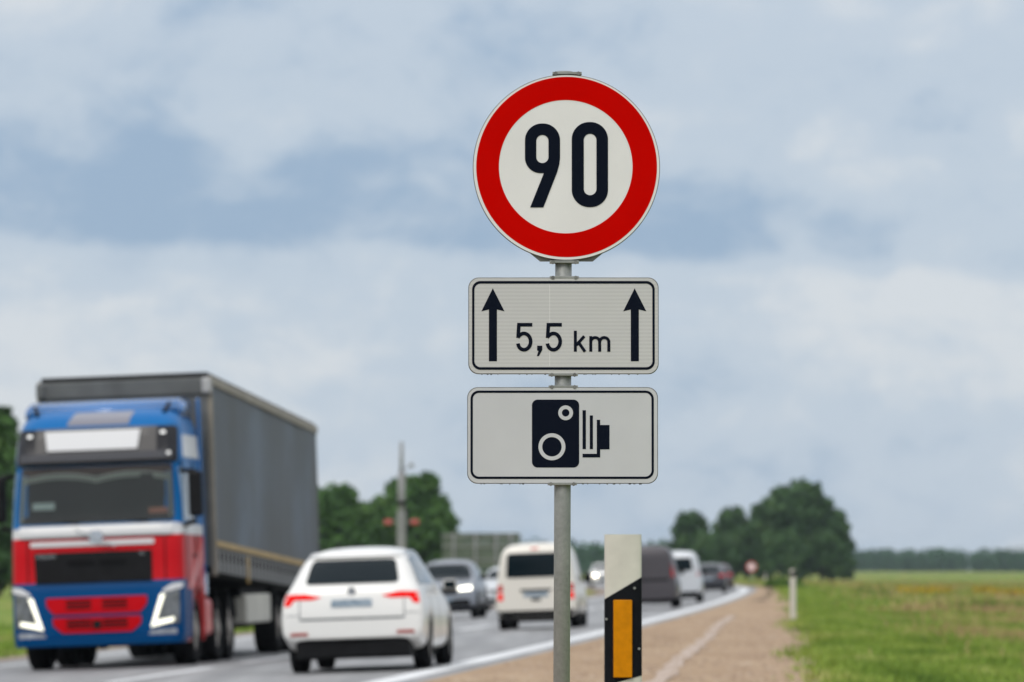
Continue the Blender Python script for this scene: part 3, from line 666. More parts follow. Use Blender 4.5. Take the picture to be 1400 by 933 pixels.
    P('roof_panel', [(-.45, 3.50), (.45, 3.50), (.36, 3.70), (-.50, 3.70)], 'front', mat('roof_hatch_grey', (.22, .22, .26), .35, coat=.5), off=.012)
    # roof air deflector with its rail
    bm = bmesh.new()
    prof = [(-1.05, 3.66), (-1.15, 3.80), (-1.35, 3.88), (-2.28, 3.90), (-2.28, 3.55), (-1.2, 3.58)]
    for (xa, xb) in ((-1.15, 1.15),):
        A = [bm.verts.new((xa, y, z)) for y, z in prof]; B = [bm.verts.new((xb, y, z)) for y, z in prof]
        bm.faces.new(A); bm.faces.new(B[::-1])
        for k in range(len(prof)): bm.faces.new((A[k], A[(k+1) % len(prof)], B[(k+1) % len(prof)], B[k]))
    bmesh.ops.bevel(bm, geom=bm.edges[:], offset=.05, segments=3, affect='EDGES')
    from_bm('air_deflector', bm, M['blue_paint'], t, True)
    for sd in (1, -1):
        tube('deflector_strut', (sd*.92, -.85, 3.66), (sd*.98, -1.05, 3.80), .03, M['black_plastic'], t)
        # side fairing between cab and trailer
        bm = bmesh.new(); add_box(bm, (sd*1.225, -2.36, 2.45), (.05, .30, 2.9), bev=.02); from_bm('side_fairing', bm, M['blue_paint'], t)
    # windscreen: dark cab behind, valance cloth, glass pane in front
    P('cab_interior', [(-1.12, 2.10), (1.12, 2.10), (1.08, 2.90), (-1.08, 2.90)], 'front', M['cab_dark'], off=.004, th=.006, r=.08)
    P('valance_cloth', [(-1.09, 2.79), (1.09, 2.79), (1.08, 2.90), (-1.08, 2.90)], 'front', M['brown_cloth'], off=.012, th=.004, r=.0)
    wv = lambda x: 2.665+.07*abs(math.sin(math.pi*x/1.06))**.8
    xs = [1.06-k*2.12/48 for k in range(49)]
    fr = [(x, wv(x)) for x in xs]+[(x, wv(x)+.085) for x in xs[::-1]]
    P('lace_fringe', fr, 'front', M['lace'], off=.018, th=.004, r=.0)
    for sd in (1, -1): P('side_lace', mirror([(1.06, 2.15), (1.10, 2.15), (1.07, 2.80), (1.03, 2.80)], sd), 'front', M['lace'], off=.017, th=.004, r=.0)
    for k in range(34):
        x = 1.0-k*2.0/33; z = wv(x)+.02
        P('tassel', [(x-.012, z), (x+.012, z), (x+.012, z+.03), (x-.012, z+.03)], 'front', M['cab_dark'], off=.025, th=.004, r=.0)
    P('dashboard_card', [(-1.04, 2.20), (-.76, 2.20), (-.76, 2.28), (-1.04, 2.28)], 'front', mat('orange_card', (.36, .13, .08), .6), off=.016, th=.004, r=0) 
    P('dashboard_card', [(.60, 2.30), (.92, 2.30), (.92, 2.40), (.60, 2.40)], 'front', mat('pale_card', (.42, .50, .50), .6), off=.016, th=.004, r=0)
    P('dashboard', [(-1.10, 2.10), (1.10, 2.10), (1.10, 2.20), (-1.10, 2.20)], 'front', M['black_plastic'], off=.014, th=.004, r=0)
    P('hanging_mascot', [(-.80, 2.66), (-.66, 2.66), (-.62, 2.78), (-.84, 2.78)], 'front', M['black_plastic'], off=.03, th=.004, r=.05)
    P('windscreen', [(-1.14, 2.08), (1.14, 2.08), (1.10, 2.92), (-1.10, 2.92)], 'front', M['windscreen'], off=.040, th=.004, r=.10)
    for x in (-.75, .25):
        tube('wiper', (x, .02-.1, 2.10), (x+.75, -.02-.13, 2.15), .014, M['black_plastic'], t)
    # front grille and panels
    P('white_trim', [(-.84, 1.765), (.95, 1.765), (.95, 1.84), (-.84, 1.84)], 'front', M['truck_white'], off=.025, r=.03)
    P('white_band', [(-1.24, 1.905), (1.24, 1.905), (1.24, 2.06), (-1.20, 2.06)], 'front', M['truck_white'], off=.014, r=.03)
    P('grille_panel', [(-.80, 1.24), (.88, 1.24), (.90, 1.68), (-.80, 1.68)], 'front', M['black_plastic'], off=.02, r=.02)
    for x0, x1 in ((-.45, -.05), (.02, .42)): P('grille_slot', [(x0, 1.48), (x1, 1.48), (x1, 1.56), (x0, 1.56)], 'front', M['chassis'], off=.035, r=.01)
    bdg = P('badge', [(-.10, 1.80), (.10, 1.80), (.10, 1.98), (-.10, 1.98)], 'front', M['chrome'], off=.03, r=.09)
    bm = bmesh.new(); add_box(bm, (0, .0, 0), (.62, .02, .022), (0, R(-24), 0)); sl2 = from_bm('badge_bar', bm, M['chrome'], bdg); sl2.location = (.0, .02, 1.87)
    for txt, x, z, sz in (('VOLVO', -.86, 1.60, .085), ('FH', .63, 1.61, .06)):
        cu = bpy.data.curves.new('lettering', 'FONT'); cu.body = txt; cu.size = sz; cu.extrude = .003
        to = bpy.data.objects.new('lettering', cu); COL.objects.link(to); me_ = evaluated(to); bpy.data.objects.remove(to)
        lt_ = link('lettering', me_, M['chrome'], t); lt_.location = (-x if False else x, .0, z); lt_.rotation_euler = (R(90), 0, R(180))
        # seen from the front the text runs toward local -x
        lt_.location = (-x, .0, z); lt_.location.y = .012
    P('panel_gap', [(-1.22, 1.875), (1.22, 1.875), (1.22, 1.89), (-1.22, 1.89)], 'front', M['chassis'], off=.012, r=0)
    for sd in (1, -1):
        P('panel_gap', mirror([(.985, 1.26), (.998, 1.26), (.998, 1.87), (.985, 1.87)], sd), 'front', M['chassis'], off=.012, r=0)
        sn_ = 'right' if sd == 1 else 'left'
        P('door_gap', [(-.50, 1.15), (-.48, 1.15), (-.48, 2.95), (-.50, 2.95)], sn_, M['chassis'], off=.011, r=0)
        P('door_gap', [(-1.48, 1.0), (-1.46, 1.0), (-1.46, 2.95), (-1.48, 2.95)], sn_, M['chassis'], off=.011, r=0)
        P('white_flash', [(-2.20, 1.50), (-.50, 1.02), (-.50, 1.16), (-2.20, 1.84)], sn_, M['pale_red'], off=.010, r=0)
    P('panel_gap', [(-1.20, .785), (1.20, .785), (1.20, .795), (-1.20, .795)], 'front', M['chassis'], off=.034, r=0) if False else None
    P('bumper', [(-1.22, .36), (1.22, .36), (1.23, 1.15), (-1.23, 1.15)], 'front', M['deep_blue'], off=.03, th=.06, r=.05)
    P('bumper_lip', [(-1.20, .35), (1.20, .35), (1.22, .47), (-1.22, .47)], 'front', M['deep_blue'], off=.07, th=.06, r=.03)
    for nm, zz in (('upper', (.80, 1.03, .72, .62)), ('lower', (.53, .75, .63, .50))):
        z0, z1, a1, a0 = zz
        P('red_grille', [(-a0, z0), (a0, z0), (a1, (z0+z1)/2), (a1*1.01, z1), (-a1*1.01, z1), (-a1, (z0+z1)/2)], 'front', M['red_paint'], off=.05, th=.03, r=.02)
        for q in range(3):
            for xa, xb in ((-.44, -.08), (.08, .44)):
                zc = z0+(z1-z0)*(.28+.22*q); P('grille_slat', [(xa, zc), (xb, zc), (xb, zc+.028), (xa, zc+.028)], 'front', M['chassis'], off=.056, th=.01, r=0)
    P('radar_cover', [(-.06, .58), (.06, .58), (.06, .70), (-.06, .70)], 'front', M['black_plastic'], off=.065, r=.01)
    for sd in (1, -1):
        hl = P('headlight', mirror([(.78, .58), (1.18, .62), (1.19, 1.10), (.97, 1.06)], sd), 'front', M['lamp_housing'], off=.045, th=.03, r=.03)
        panel('running_light', bvh, mirror([(.77, .575), (1.10, .65), (1.11, .71), (.85, .665), (.985, 1.04), (.92, 1.04)], sd), 'front', M['drl'], hl, .062, .02, .15)
        P('headlight_brow', mirror([(.94, 1.06), (1.22, 1.12), (1.24, 1.20), (1.10, 1.19), (.96, 1.11)], sd), 'front', M['truck_white'], off=.05, r=.02)
        P('fog_lamp', mirror([(.72, .42), (1.14, .42), (1.14, .55), (.76, .53)], sd), 'front', mat('fog_lamp_lens', (.40, .42, .45), .25, coat=1, noise=(7, .5)), off=.055, r=.03)
        # mirrors on arms
        mh = box('mirror', (sd*1.42, -.32, 2.46), (.20, .16, .66), M['black_plastic'], t, bev=.05)
        tube('mirror_arm', (sd*1.20, -.35, 2.80), (sd*1.42, -.32, 2.78), .035, M['black_plastic'], mh)
        tube('mirror_arm', (sd*1.20, -.35, 2.00), (sd*1.42, -.32, 2.08), .035, M['black_plastic'], mh)
        mh.children[0].matrix_parent_inverse = Matrix.Identity(4)
        sn = 'right' if sd == 1 else 'left'
        P('side_window', [(-1.35, 2.10), (-.48, 2.10), (-.56, 2.75), (-1.35, 2.80)], sn, M['side_glass'])
        P('door_mirror_trim', [(-.47, 2.0), (-.34, 2.0), (-.42, 2.85), (-.55, 2.85)], sn, mat('pale_blue_reflective', (.30, .42, .55), .2, coat=1))
        P('white_side_patch', [(-2.22, 3.0), (-.62, 3.0), (-.75, 3.33), (-2.22, 3.33)], sn, M['truck_white'])
        P('white_side_stripe', [(-2.24, 1.88), (-.40, 1.88), (-.40, 2.02), (-2.24, 2.02)], sn, M['truck_white'])
        P('door_handle', [(-1.3, 1.55), (-1.1, 1.55), (-1.1, 1.60), (-1.3, 1.60)], sn, M['black_plastic'])
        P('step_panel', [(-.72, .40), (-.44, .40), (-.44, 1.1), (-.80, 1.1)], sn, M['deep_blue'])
        for y, z_ in ((-1.42, .50), (-3.75, .50), (-5.10, .50)): wheel(t, sd*1.06, y, .50, .32, sd, 'truck_rim')
        box('side_tank', (sd*.98, -2.75, .68), (.46, .95, .56), M['pale_red'], t, bev=.08)
        # mudguards over the drive wheels
        for y in (-3.75, -5.10):
            bm = bmesh.new()
            for k in range(8):
                a0 = math.pi*(.08+.84*k/8); a1 = math.pi*(.08+.84*(k+1)/8)
                q = [bm.verts.new((sd*xx, y+math.cos(a_)*.58, .5+math.sin(a_)*.58)) for xx, a_ in ((.88, a0), (1.24, a0), (1.24, a1), (.88, a1))]; bm.faces.new(q)
            bmesh.ops.solidify(bm, geom=bm.faces[:], thickness=.03); from_bm('mudguard', bm, M['chassis'], t, False)
    box('chassis', (0, -3.3, .75), (.9, 5.4, .30), M['chassis'], t)
    box('engine_block', (0, -1.2, .62), (1.2, 1.6, .62), M['chassis'], t)
    box('axle', (0, -1.42, .5), (1.9, .14, .14), M['chassis'], t)
    box('plate', (0, .115, .50), (.001, .001, .001), M['chassis'], t) if False else None
    # trailer: pitched slightly nose-up
    ty = -2.62; tl = 13.6
    tr = box('trailer_box', (0, 0, 0), (2.46, tl-.1, 2.62), M['curtain'], t); 
    pitch = R(1.55)
    tr.location = (-.07, ty, .20); tr.rotation_euler = (pitch, 0, 0)
    for v in tr.data.vertices: v.co += Vector((0, -tl/2, 2.70))
    def TB(name, c, s_, m_, bev=0): return box(name, c, s_, m_, tr, bev=bev)
    TB('roof_tarpaulin', (0, -tl/2, 4.06), (2.50, tl, .09), M['chassis'], .02)
    TB('header', (0, .02, 3.90), (2.56, .12, .26), M['tarp_roof'], .02)
    TB('bulkhead', (0, .02, 2.5), (2.50, .05, 2.55), M['tarp_roof'])
    for sd in (1, -1):
        TB('corner_cap', (sd*1.24, .03, 3.90), (.14, .20, .24), M['tarp_roof'] if sd > 0 else mat('dull_corner_casting', (.40, .40, .40), .5), .04)
        TB('corner_post', (sd*1.27, .0, 2.45), (.08, .08, 2.75), M['tan_rail'], .01)
        TB('corner_post', (sd*1.25, -tl+.05, 2.45), (.06, .10, 3.1), M['tarp_roof'], .01)
        TB('cant_rail', (sd*1.285, -tl/2, 3.985), (.05, tl, .13), M['tan_rail'], .01)
        ny, nz = 150, 14; V = []; Fc = []
        for a_ in range(ny+1):
            y = -.10-(tl-.24)*a_/ny
            for b_ in range(nz+1):
                z = 1.45+2.47*b_/nz
                w_ = .006*math.sin(y*1.3+.6*math.sin(z*1.3))+.0015*math.sin(y*5.3+z*1.1)+.010*math.sin(z*1.2+y*.5)*math.sin(y*1.1)
                V.append((sd*(1.268+w_), y, z))
        for a_ in range(ny):
            for b_ in range(nz): q = a_*(nz+1)+b_; Fc.append((q, q+1, q+nz+2, q+nz+1))
        from_np('curtain', V, Fc, M['curtain'], tr, True)
        TB('side_rail', (sd*1.30, -tl/2, 1.56), (.03, tl-.1, .085), M['ochre'])
        TB('curtain_skirt', (sd*1.255, -tl/2, 1.32), (.03, tl-.1, .36), M['tarp_roof'])
        for k in range(30): TB('strap', (sd*1.285, -.3-k*.448, 1.33), (.02, .10, .36), M['strap'])
        for k in range(29): TB('buckle', (sd*1.285, -.52-k*.448, 1.38), (.02, .11, .12), M['chassis'])
    TB('strap_pair', (-1.30, -3.6, 1.26), (.03, .16, .42), M['ochre'])
    TB('floor_frame', (0, -tl/2, 1.16), (2.40, tl, .12), M['chassis'])
    for x in (-.45, .45): box('frame_rail', (x, ty-tl/2-.6, .90), (.14, tl-1.4, .28), M['chassis'], t)
    for sd in (1, -1):
        box('pallet_locker', (sd*1.12, ty-5.6, .76), (.30, 3.0, .46), M['pallet_box'], t, bev=.03)
        box('locker_hanger', (sd*1.08, ty-5.6, 1.02), (.20, 3.2, .14), M['chassis'], t)
        for k in range(3): wheel(t, sd*1.05, ty-8.4-1.31*k, .50, .38, sd, 'truck_rim')
        box('landing_leg', (sd*.85, ty-3.1, .62), (.12, .14, .80), M['chassis'], t)
        box('trailer_mudguard', (sd*1.05, ty-9.7, 1.05), (.42, 4.2, .05), M['chassis'], t)
    box('under_store', (0, ty-5.6, .70), (1.9, 3.2, .5), M['chassis'], t)
    return t
tk = truck()
D0 = 70.0; X0 = -5.88; sl_ = .0755
s0 = X0-float(edgeX(D0))
tk.location = (X0, D0, float(road_z(s0))-.004); tk.rotation_euler = (0, math.atan(.037), math.pi-math.atan(sl_))

# ------------------------------------------------------------------ traffic sign in focus
PX = 15.8/F                                    # metres per photo pixel at the sign
SX, SD = (768.0-700)*PX, 15.8
def ZS(py): return CAMH+(775-py)*PX           # height of a photo row at the sign
sign = empty('traffic_sign', (SX, SD, -.05))
tag(sign, 'speed limit sign with two white plates on a galvanised post', 'traffic sign')
def sloc(x, y, z): return (x-SX, y-SD, z+.05)
bm = bmesh.new()
pt = ((771.8-700)*PX, SD, ZS(96)); pb = ((765.8-700)*PX, SD, -.05)
add_tube(bm, sloc(*pb), sloc(*pt), .0268, seg=32)
post = from_bm('post', bm, M['galv'], sign)
for p in post.data.polygons: p.use_smooth = len(p.vertices) == 4
FY = SD-.036                                   # front face plane of the plates
def flat(name, loops, cx, cy, par, m_, y, th=.0006, parent_y=None):
    """print film: outline given in photo pixels (crop independent), optional hole with equal count"""
    bm = bmesh.new()
    def vs(pts): return [bm.verts.new(((px-cx)*PX, y, -(py-cy)*PX)) for px, py in pts]
    if len(loops) == 1: bm.faces.new(vs(loops[0]))
    else:
        A, B = vs(loops[0]), vs(loops[1]); n = len(A)
        for k in range(n): bm.faces.new((A[k], A[(k+1) % n], B[(k+1) % n], B[k]))
    if th:
        r = bmesh.ops.extrude_face_region(bm, geom=bm.faces[:])
        for v in [g for g in r['geom'] if isinstance(g, bmesh.types.BMVert)]: v.co.y += th
    bmesh.ops.triangulate(bm, faces=[f for f in bm.faces if len(f.verts) > 4])
    return from_bm(name, bm, m_, par)
def circ(cx, cy, r, n=96, ry=None): return [(cx+r*math.cos(2*math.pi*k/n), cy+(ry or r)*math.sin(2*math.pi*k/n)) for k in range(n)]
def rrect(x0, y0, x1, y1, r, n=8):
    o = []
    for cx, cy, a0 in ((x1-r, y1-r, 0), (x0+r, y1-r, 90), (x0+r, y0+r, 180), (x1-r, y0+r, 270)):
        for k in range(n+1):
            a_ = R(a0+90*k/n); o.append((cx+r*math.cos(a_), cy+r*math.sin(a_)))
    return o
def plate(name, outline, cx, cy, label, m_face, depth=.018):
    """pressed plate: face, bright lip, folded rim"""
    o = empty(name)
    bm = bmesh.new()
    A = [bm.verts.new(((px-cx)*PX, .0, -(py-cy)*PX)) for px, py in outline]
    bm.faces.new(A)
    r = bmesh.ops.extrude_face_region(bm, geom=bm.faces[:])
    for v in [g for g in r['geom'] if isinstance(g, bmesh.types.BMVert)]: v.co.y += .003
    bmesh.ops.triangulate(bm, faces=[f for f in bm.faces if len(f.verts) > 4])
    me = bpy.data.meshes.new(name); bmesh.ops.recalc_face_normals(bm, faces=bm.faces); bm.to_mesh(me); bm.free(); me.materials.append(m_face)
    bpy.data.objects.remove(o)
    o = bpy.data.objects.new(name, me); COL.objects.link(o)
    o.parent = sign; o.location = sloc((cx-700)*PX, FY, ZS(cy)); o['label'] = label
    # rim folded back
    bm = bmesh.new(); k = 1.006
    W_ = max(abs(px-cx) for px, _ in outline); H_ = max(abs(py-cy) for _, py in outline)
    def off(px, py, d): return ((px-cx)*(1+d/W_)*PX, -(py-cy)*(1+d/H_)*PX)
    rings = []
    for d, y in ((.0, -.0005), (.9, .003), (.9, depth), (-5, depth), (-5, depth-.002), (.2, .004)):
        rings.append([bm.verts.new((off(px, py, d)[0], y, off(px, py, d)[1])) for px, py in outline])
    n = len(outline)
    for a_, b_ in zip(rings, rings[1:]):
        for q in range(n): bm.faces.new((a_[q], a_[(q+1) % n], b_[(q+1) % n], b_[q]))
    from_bm('rim', bm, M['alu'], o)
    return o
# round plate
cx, cy = 774.4, 228.9
pl = plate('speed_limit_plate', circ(cx, cy, 127.2, 128, 126.6), cx, cy, 'round red ringed plate reading 90', M['sign_white'])
flat('red_ring', [circ(cx+.3, cy-.6, 123.6, 128), circ(cx-.9, cy-.9, 91.4, 128)], cx, cy, pl, M['sign_red'], -.0008)
c7 = lambda pts: [(620+x/3.11, 80+y/3.11) for x, y in pts]
def stad(x0, y0, x1, y1, n=14, rt=None, rb=None):
    rt = (x1-x0)/2 if rt is None else rt; rb = (x1-x0)/2 if rb is None else rb
    o = []
    for cx_, cy_, a0, r in ((x1-rb, y1-rb, 0, rb), (x0+rb, y1-rb, 90, rb), (x0+rt, y0+rt, 180, rt), (x1-rt, y0+rt, 270, rt)):
        for k in range(n+1): o.append((cx_+r*math.cos(R(a0+90*k/n)), cy_+r*math.sin(R(a0+90*k/n))))
    return o
flat('digit', [c7(stad(503, 270, 657, 633, rt=74, rb=74)), c7(stad(554, 320, 608, 582))], cx, cy, pl, M['sign_black'], -.0016)
# the nine: bowl ring with a slanted tail
outer = stad(304, 276, 453, 488, rt=72, rb=66); inner = stad(352, 325, 404, 445)
nine = flat('digit', [c7(outer), c7(inner)], cx, cy, pl, M['sign_black'], -.0016)
tail = c7([(453, 405), (450, 450), (441, 483), (382, 634), (326, 634), (386, 484), (396, 455), (404, 430)])
tl_ = flat('tail', [tail], cx, cy, pl, M['sign_black'], -.0019)
bm = bmesh.new(); bm.from_mesh(nine.data); bm.from_mesh(tl_.data); bm.to_mesh(nine.data); bm.free(); bpy.data.objects.remove(tl_)
# distance plate
c8 = lambda pts: [(620+x/2.826, 350+y/2.826) for x, y in pts]
x0, y0, x1, y1 = 641.2, 380.6, 899.4, 511.0; cx, cy = (x0+x1)/2, (y0+y1)/2
pl = plate('distance_plate', rrect(x0, y0, x1, y1, 14), cx, cy, 'white plate with two arrows and 5,5 km', M['sheet_ribbed'])
flat('border_line', [c8(rrect(72, 98, 777, 441, 32)), c8(rrect(81, 108, 768, 431, 24))], cx, cy, pl, M['sign_black'], -.0008)
for dx in (0, 547.5):
    flat('arrow', [c8([(152+dx, 126), (197+dx, 215), (168+dx, 208), (168+dx, 408), (137+dx, 408), (137+dx, 208), (108+dx, 215)])], cx, cy, pl, M['sign_black'], -.0008)
flat('sheet_seam', [c8([(371, 112), (372.6, 112), (372.6, 428), (371, 428)])], cx, cy, pl, M['sign_white'], -.0005)
def stroke(bm, path, w, y, cx, cy):
    pts = [Vector(p) for p in path]; n = len(pts); Lf, Rt = [], []
    for k in range(n):
        if k == 0: d = (pts[1]-pts[0]).normalized(); nn = Vector((-d.y, d.x)); q = w/2
        elif k == n-1: d = (pts[-1]-pts[-2]).normalized(); nn = Vector((-d.y, d.x)); q = w/2
        else:
            d0 = (pts[k]-pts[k-1]).normalized(); d1 = (pts[k+1]-pts[k]).normalized()
            n0 = Vector((-d0.y, d0.x)); n1 = Vector((-d1.y, d1.x)); nn = (n0+n1).normalized(); q = w/2/max(.35, nn.dot(n0))
        Lf.append(pts[k]+nn*q); Rt.append(pts[k]-nn*q)
    A = [bm.verts.new(((p.x-cx)*PX, y, -(p.y-cy)*PX)) for p in c8v(Lf)]; B = [bm.verts.new(((p.x-cx)*PX, y, -(p.y-cy)*PX)) for p in c8v(Rt)]
    for k in range(n-1): bm.faces.new((A[k], A[k+1], B[k+1], B[k]))
def c8v(L_): return [Vector((620+p.x/2.826, 350+p.y/2.826)) for p in L_]
def arc(cx_, cy_, rx, ry, a0, a1, n=14): return [(cx_+rx*math.cos(R(a0+(a1-a0)*k/n)), cy_+ry*math.sin(R(a0+(a1-a0)*k/n))) for k in range(n+1)]
def glyph(paths, w):
    bm = bmesh.new()
    for k, p in enumerate(paths): stroke(bm, p, w, -.0010-.0003*k, cx, cy)
    return from_bm('lettering', bm, M['sign_black'], pl)
for dx in (0, 114):
    five = [(304+dx, 267.5), (256+dx, 267.5), (253.5+dx, 310)] + [(262+dx, 304.5)] + arc(272+dx, 334, 26, 30, -80, 90, 18) + arc(270+dx, 336, 22, 28, 96, 160, 7)
    # top bar and stem, then the bowl
    bm = bmesh.new()
    stroke(bm, [(304.5+dx, 267), (252.5+dx, 267), (249.5+dx, 318)], 14, -.0010, cx, cy)
    stroke(bm, [(248+dx, 316)]+arc(272+dx, 332, 26, 31.5, -135, 90, 22)+arc(272+dx, 337, 23, 26.5, 96, 175, 8), 14, -.0013, cx, cy)
    from_bm('lettering', bm, M['sign_black'], pl)
flat('lettering', [c8([(323, 348), (343, 348), (343, 364), (330, 388), (322, 388), (328, 368), (323, 366)])], cx, cy, pl, M['sign_black'], -.0010)
glyph([[(470.5, 290), (470.5, 371)], [(505, 311), (474, 346)], [(484, 337), (508, 371)]], 11.5)
glyph([[(530, 311), (530, 371)], [(530, 334)]+arc(547, 333, 17, 16.5, 190, 360, 12)+[(564.5, 371)], [(564.5, 334)]+arc(582, 333, 17.5, 16.5, 190, 360, 12)+[(599.5, 371)]], 11.5)
# camera plate
x0, y0, x1, y1 = 639.8, 530.6, 898.3, 660.6; cx, cy = (x0+x1)/2, (y0+y1)/2
pl = plate('camera_plate', rrect(x0, y0, x1, y1, 14), cx, cy, 'white plate with a black speed camera symbol', M['sheet_plain'])
flat('border_line', [c8(rrect(66, 521, 773, 862, 32)), c8(rrect(75, 530, 764, 853, 24))], cx, cy, pl, M['sign_black'], -.0008)
flat('camera_symbol', [c8(rrect(303, 556, 485, 818, 22))], cx, cy, pl, M['sign_black'], -.0008)
flat('lens_ring', [c8(circ(433, 607, 28.5, 40)), c8(circ(433, 607, 14.5, 40))], cx, cy, pl, M['sheet_plain'], -.0015)
flat('lens_ring', [c8(circ(380, 738, 52, 56)), c8(circ(380, 738, 37.5, 56))], cx, cy, pl, M['sheet_plain'], -.0015)
flat('camera_symbol', [c8([(498, 597), (511, 597), (511, 747), (498, 747)])], cx, cy, pl, M['sign_black'], -.0008)
flat('camera_symbol', [c8([(526, 617), (538, 617), (538, 747), (526, 747)])], cx, cy, pl, M['sign_black'], -.0008)
flat('camera_symbol', [c8([(553, 634), (566, 634), (566, 654), (602, 654), (602, 748), (566, 748), (566, 779), (498, 779), (498, 765), (553, 765)])], cx, cy, pl, M['sign_black'], -.0008)
# clamps, bolts and the stiffening rail behind the round plate
def clamp(px, py, w=40):
    c = sloc((px-700)*PX, SD-.012, ZS(py))
    b = box('clamp', c, (w*PX, .05, .008), M['galv'], sign, bev=.001)
    for sd in (-1, 1):
        bm = bmesh.new(); add_tube(bm, (c[0]+sd*w*.39*PX, c[1]-.026, c[2]-.001), (c[0]+sd*w*.39*PX, c[1]-.002, c[2]-.001), .0065, seg=6)
        from_bm('bolt', bm, M['alu'], b).parent = sign
for px, py in ((775.5, 99.4), (771.5, 358.2), (771.5, 379.6), (770, 512.4), (770, 529.0), (768.6, 661.6)): clamp(px, py)
for py, w in ((107, 44),):
    bm = bmesh.new(); c = sloc((774.4-700)*PX, SD-.016, ZS(py)); add_box(bm, c, (w*PX, .012, .018)); from_bm('stiffening_rail', bm, M['alu'], sign)
bm = bmesh.new()                                   # lower rail with slanted ends as it shows under the disc
c = Vector(sloc((774.4-700)*PX, FY+.014, ZS(355)))
prf = [(-50, 9), (-36, -2.5), (36, -2.5), (50, 9)]
A = [bm.verts.new((c.x+a_*PX, c.y, c.z+b_*PX)) for a_, b_ in prf]; B = [bm.verts.new((c.x+a_*PX, c.y+.008, c.z+b_*PX)) for a_, b_ in prf]
bm.faces.new(A); bm.faces.new(B[::-1])
for k in range(4): bm.faces.new((A[k], A[(k+1) % 4], B[(k+1) % 4], B[k]))
from_bm('back_rail', bm, M['alu'], sign)
# knurled residue drips along the lower edges
for x_, y_ in ((770, 512.2), (769, 661.9)):
    bm = bmesh.new()
    for k in range(46):
        xx = x_-112+random.uniform(0, 224)
        if random.random() < .35: continue
        add_box(bm, sloc((xx-700)*PX, FY+.004, ZS(y_-.2)), (random.uniform(1, 3)*PX, .006, random.uniform(1.0, 2.2)*PX))
    tag(from_bm('drip_edge', bm, M['alu'], sign), kind='stuff')

# ------------------------------------------------------------------ delineator posts
def delineator(loc, h, w, label, near=False, ref='amber', rot=0):
    t = empty('delineator_post', loc, (0, 0, rot)); tag(t, label, 'reflector post', 'roadside reflector posts')
    # rounded hollow front: D profile
    prof = [(w/2*math.cos(a_)*1.0, -.30*w*math.sin(a_)**.7) for a_ in np.linspace(0, math.pi, 13)]+[(-w/2, .12*w), (w/2, .12*w)]
    prof = [(w/2*math.cos(R(a_)), -.16*w*abs(math.sin(R(a_)))**.6) for a_ in np.linspace(0, 180, 17)]+[(-w/2, .25*w), (w/2, .25*w)]
    bt, bh = h-.115*w/.1*1.0, 0
    def strip(name, zlo, zhi, m_, grow=0.0, parent=t):
        bm = bmesh.new(); A = [bm.verts.new((x*(1+grow), y*(1+grow)-(.0 if not grow else .0008), zlo(x))) for x, y in prof]; B = [bm.verts.new((x*(1+grow), y*(1+grow)-(.0 if not grow else .0008), zhi(x))) for x, y in prof]
        n = len(prof)
        for k in range(n): bm.faces.new((A[k], A[(k+1) % n], B[(k+1) % n], B[k]))
        bm.faces.new(A); bm.faces.new(B[::-1]); bmesh.ops.triangulate(bm, faces=[f for f in bm.faces if len(f.verts) > 4])
        return from_bm(name, bm, m_, parent)
    strip('post', lambda x: 0, lambda x: h, M['delineator_white'])
    k = w/.099 if near else .45
    hb = h-.1435*k; sl2 = .60
    strip('black_band', lambda x: hb-.247*k+x*(.28), lambda x: hb+x*sl2, M['delineator_black'], .012)
    b = box('reflector', (-.0015*k, -.175*w-.004, hb-.135*k), (.050*k, .008, .207*k), M[ref], t, bev=.002)
    if near:
        for x, z in ((-.045, hb-.082), (.030, hb+.0), (.042, hb-.16)):
            tube('screw', (x, -.14*w-.004, z), (x, -.14*w+.01, z), .0035, M['galv'], t, 8)
    return t
DN = 13.0; pn = DN/F
delineator(((851.7-700)*pn, DN, -.02), CAMH+(775-730.5)*pn+.02, 50.5*pn, 'white reflector post with slanted black band and amber reflector right of the sign', True)
delineator(((1083-700)/F*107, 107, -.08), 1.20+.08, .14, 'slim white reflector post at the gravel edge, its base in grass', ref='galv', rot=R(-50))
delineator(((1046-700)/F*300, 300, -.05), .95, .12, 'tiny distant reflector post at the far bend', ref='galv')

# small round sign far down the shoulder
t = empty('distant_sign', ((1027-700)/F*300, 300, 0)); tag(t, 'tiny round red and white sign far down the shoulder', 'traffic sign')
tube('post', (0, 0, -.1), (0, 0, 1.5), .03, M['galv'], t)
bm = bmesh.new(); add_tube(bm, (0, -.05, 1.27), (0, -.03, 1.27), .31, seg=32); dp = from_bm('plate', bm, M['sign_white'], t)
bm = bmesh.new(); A = [bm.verts.new((.30*math.cos(k*math.pi/16), -.056, 1.27+.30*math.sin(k*math.pi/16))) for k in range(32)]; B = [bm.verts.new((.21*math.cos(k*math.pi/16), -.056, 1.27+.21*math.sin(k*math.pi/16))) for k in range(32)]
for k in range(32): bm.faces.new((A[k], A[(k+1) % 32], B[(k+1) % 32], B[k]))
from_bm('red_ring', bm, M['sign_red'], dp)

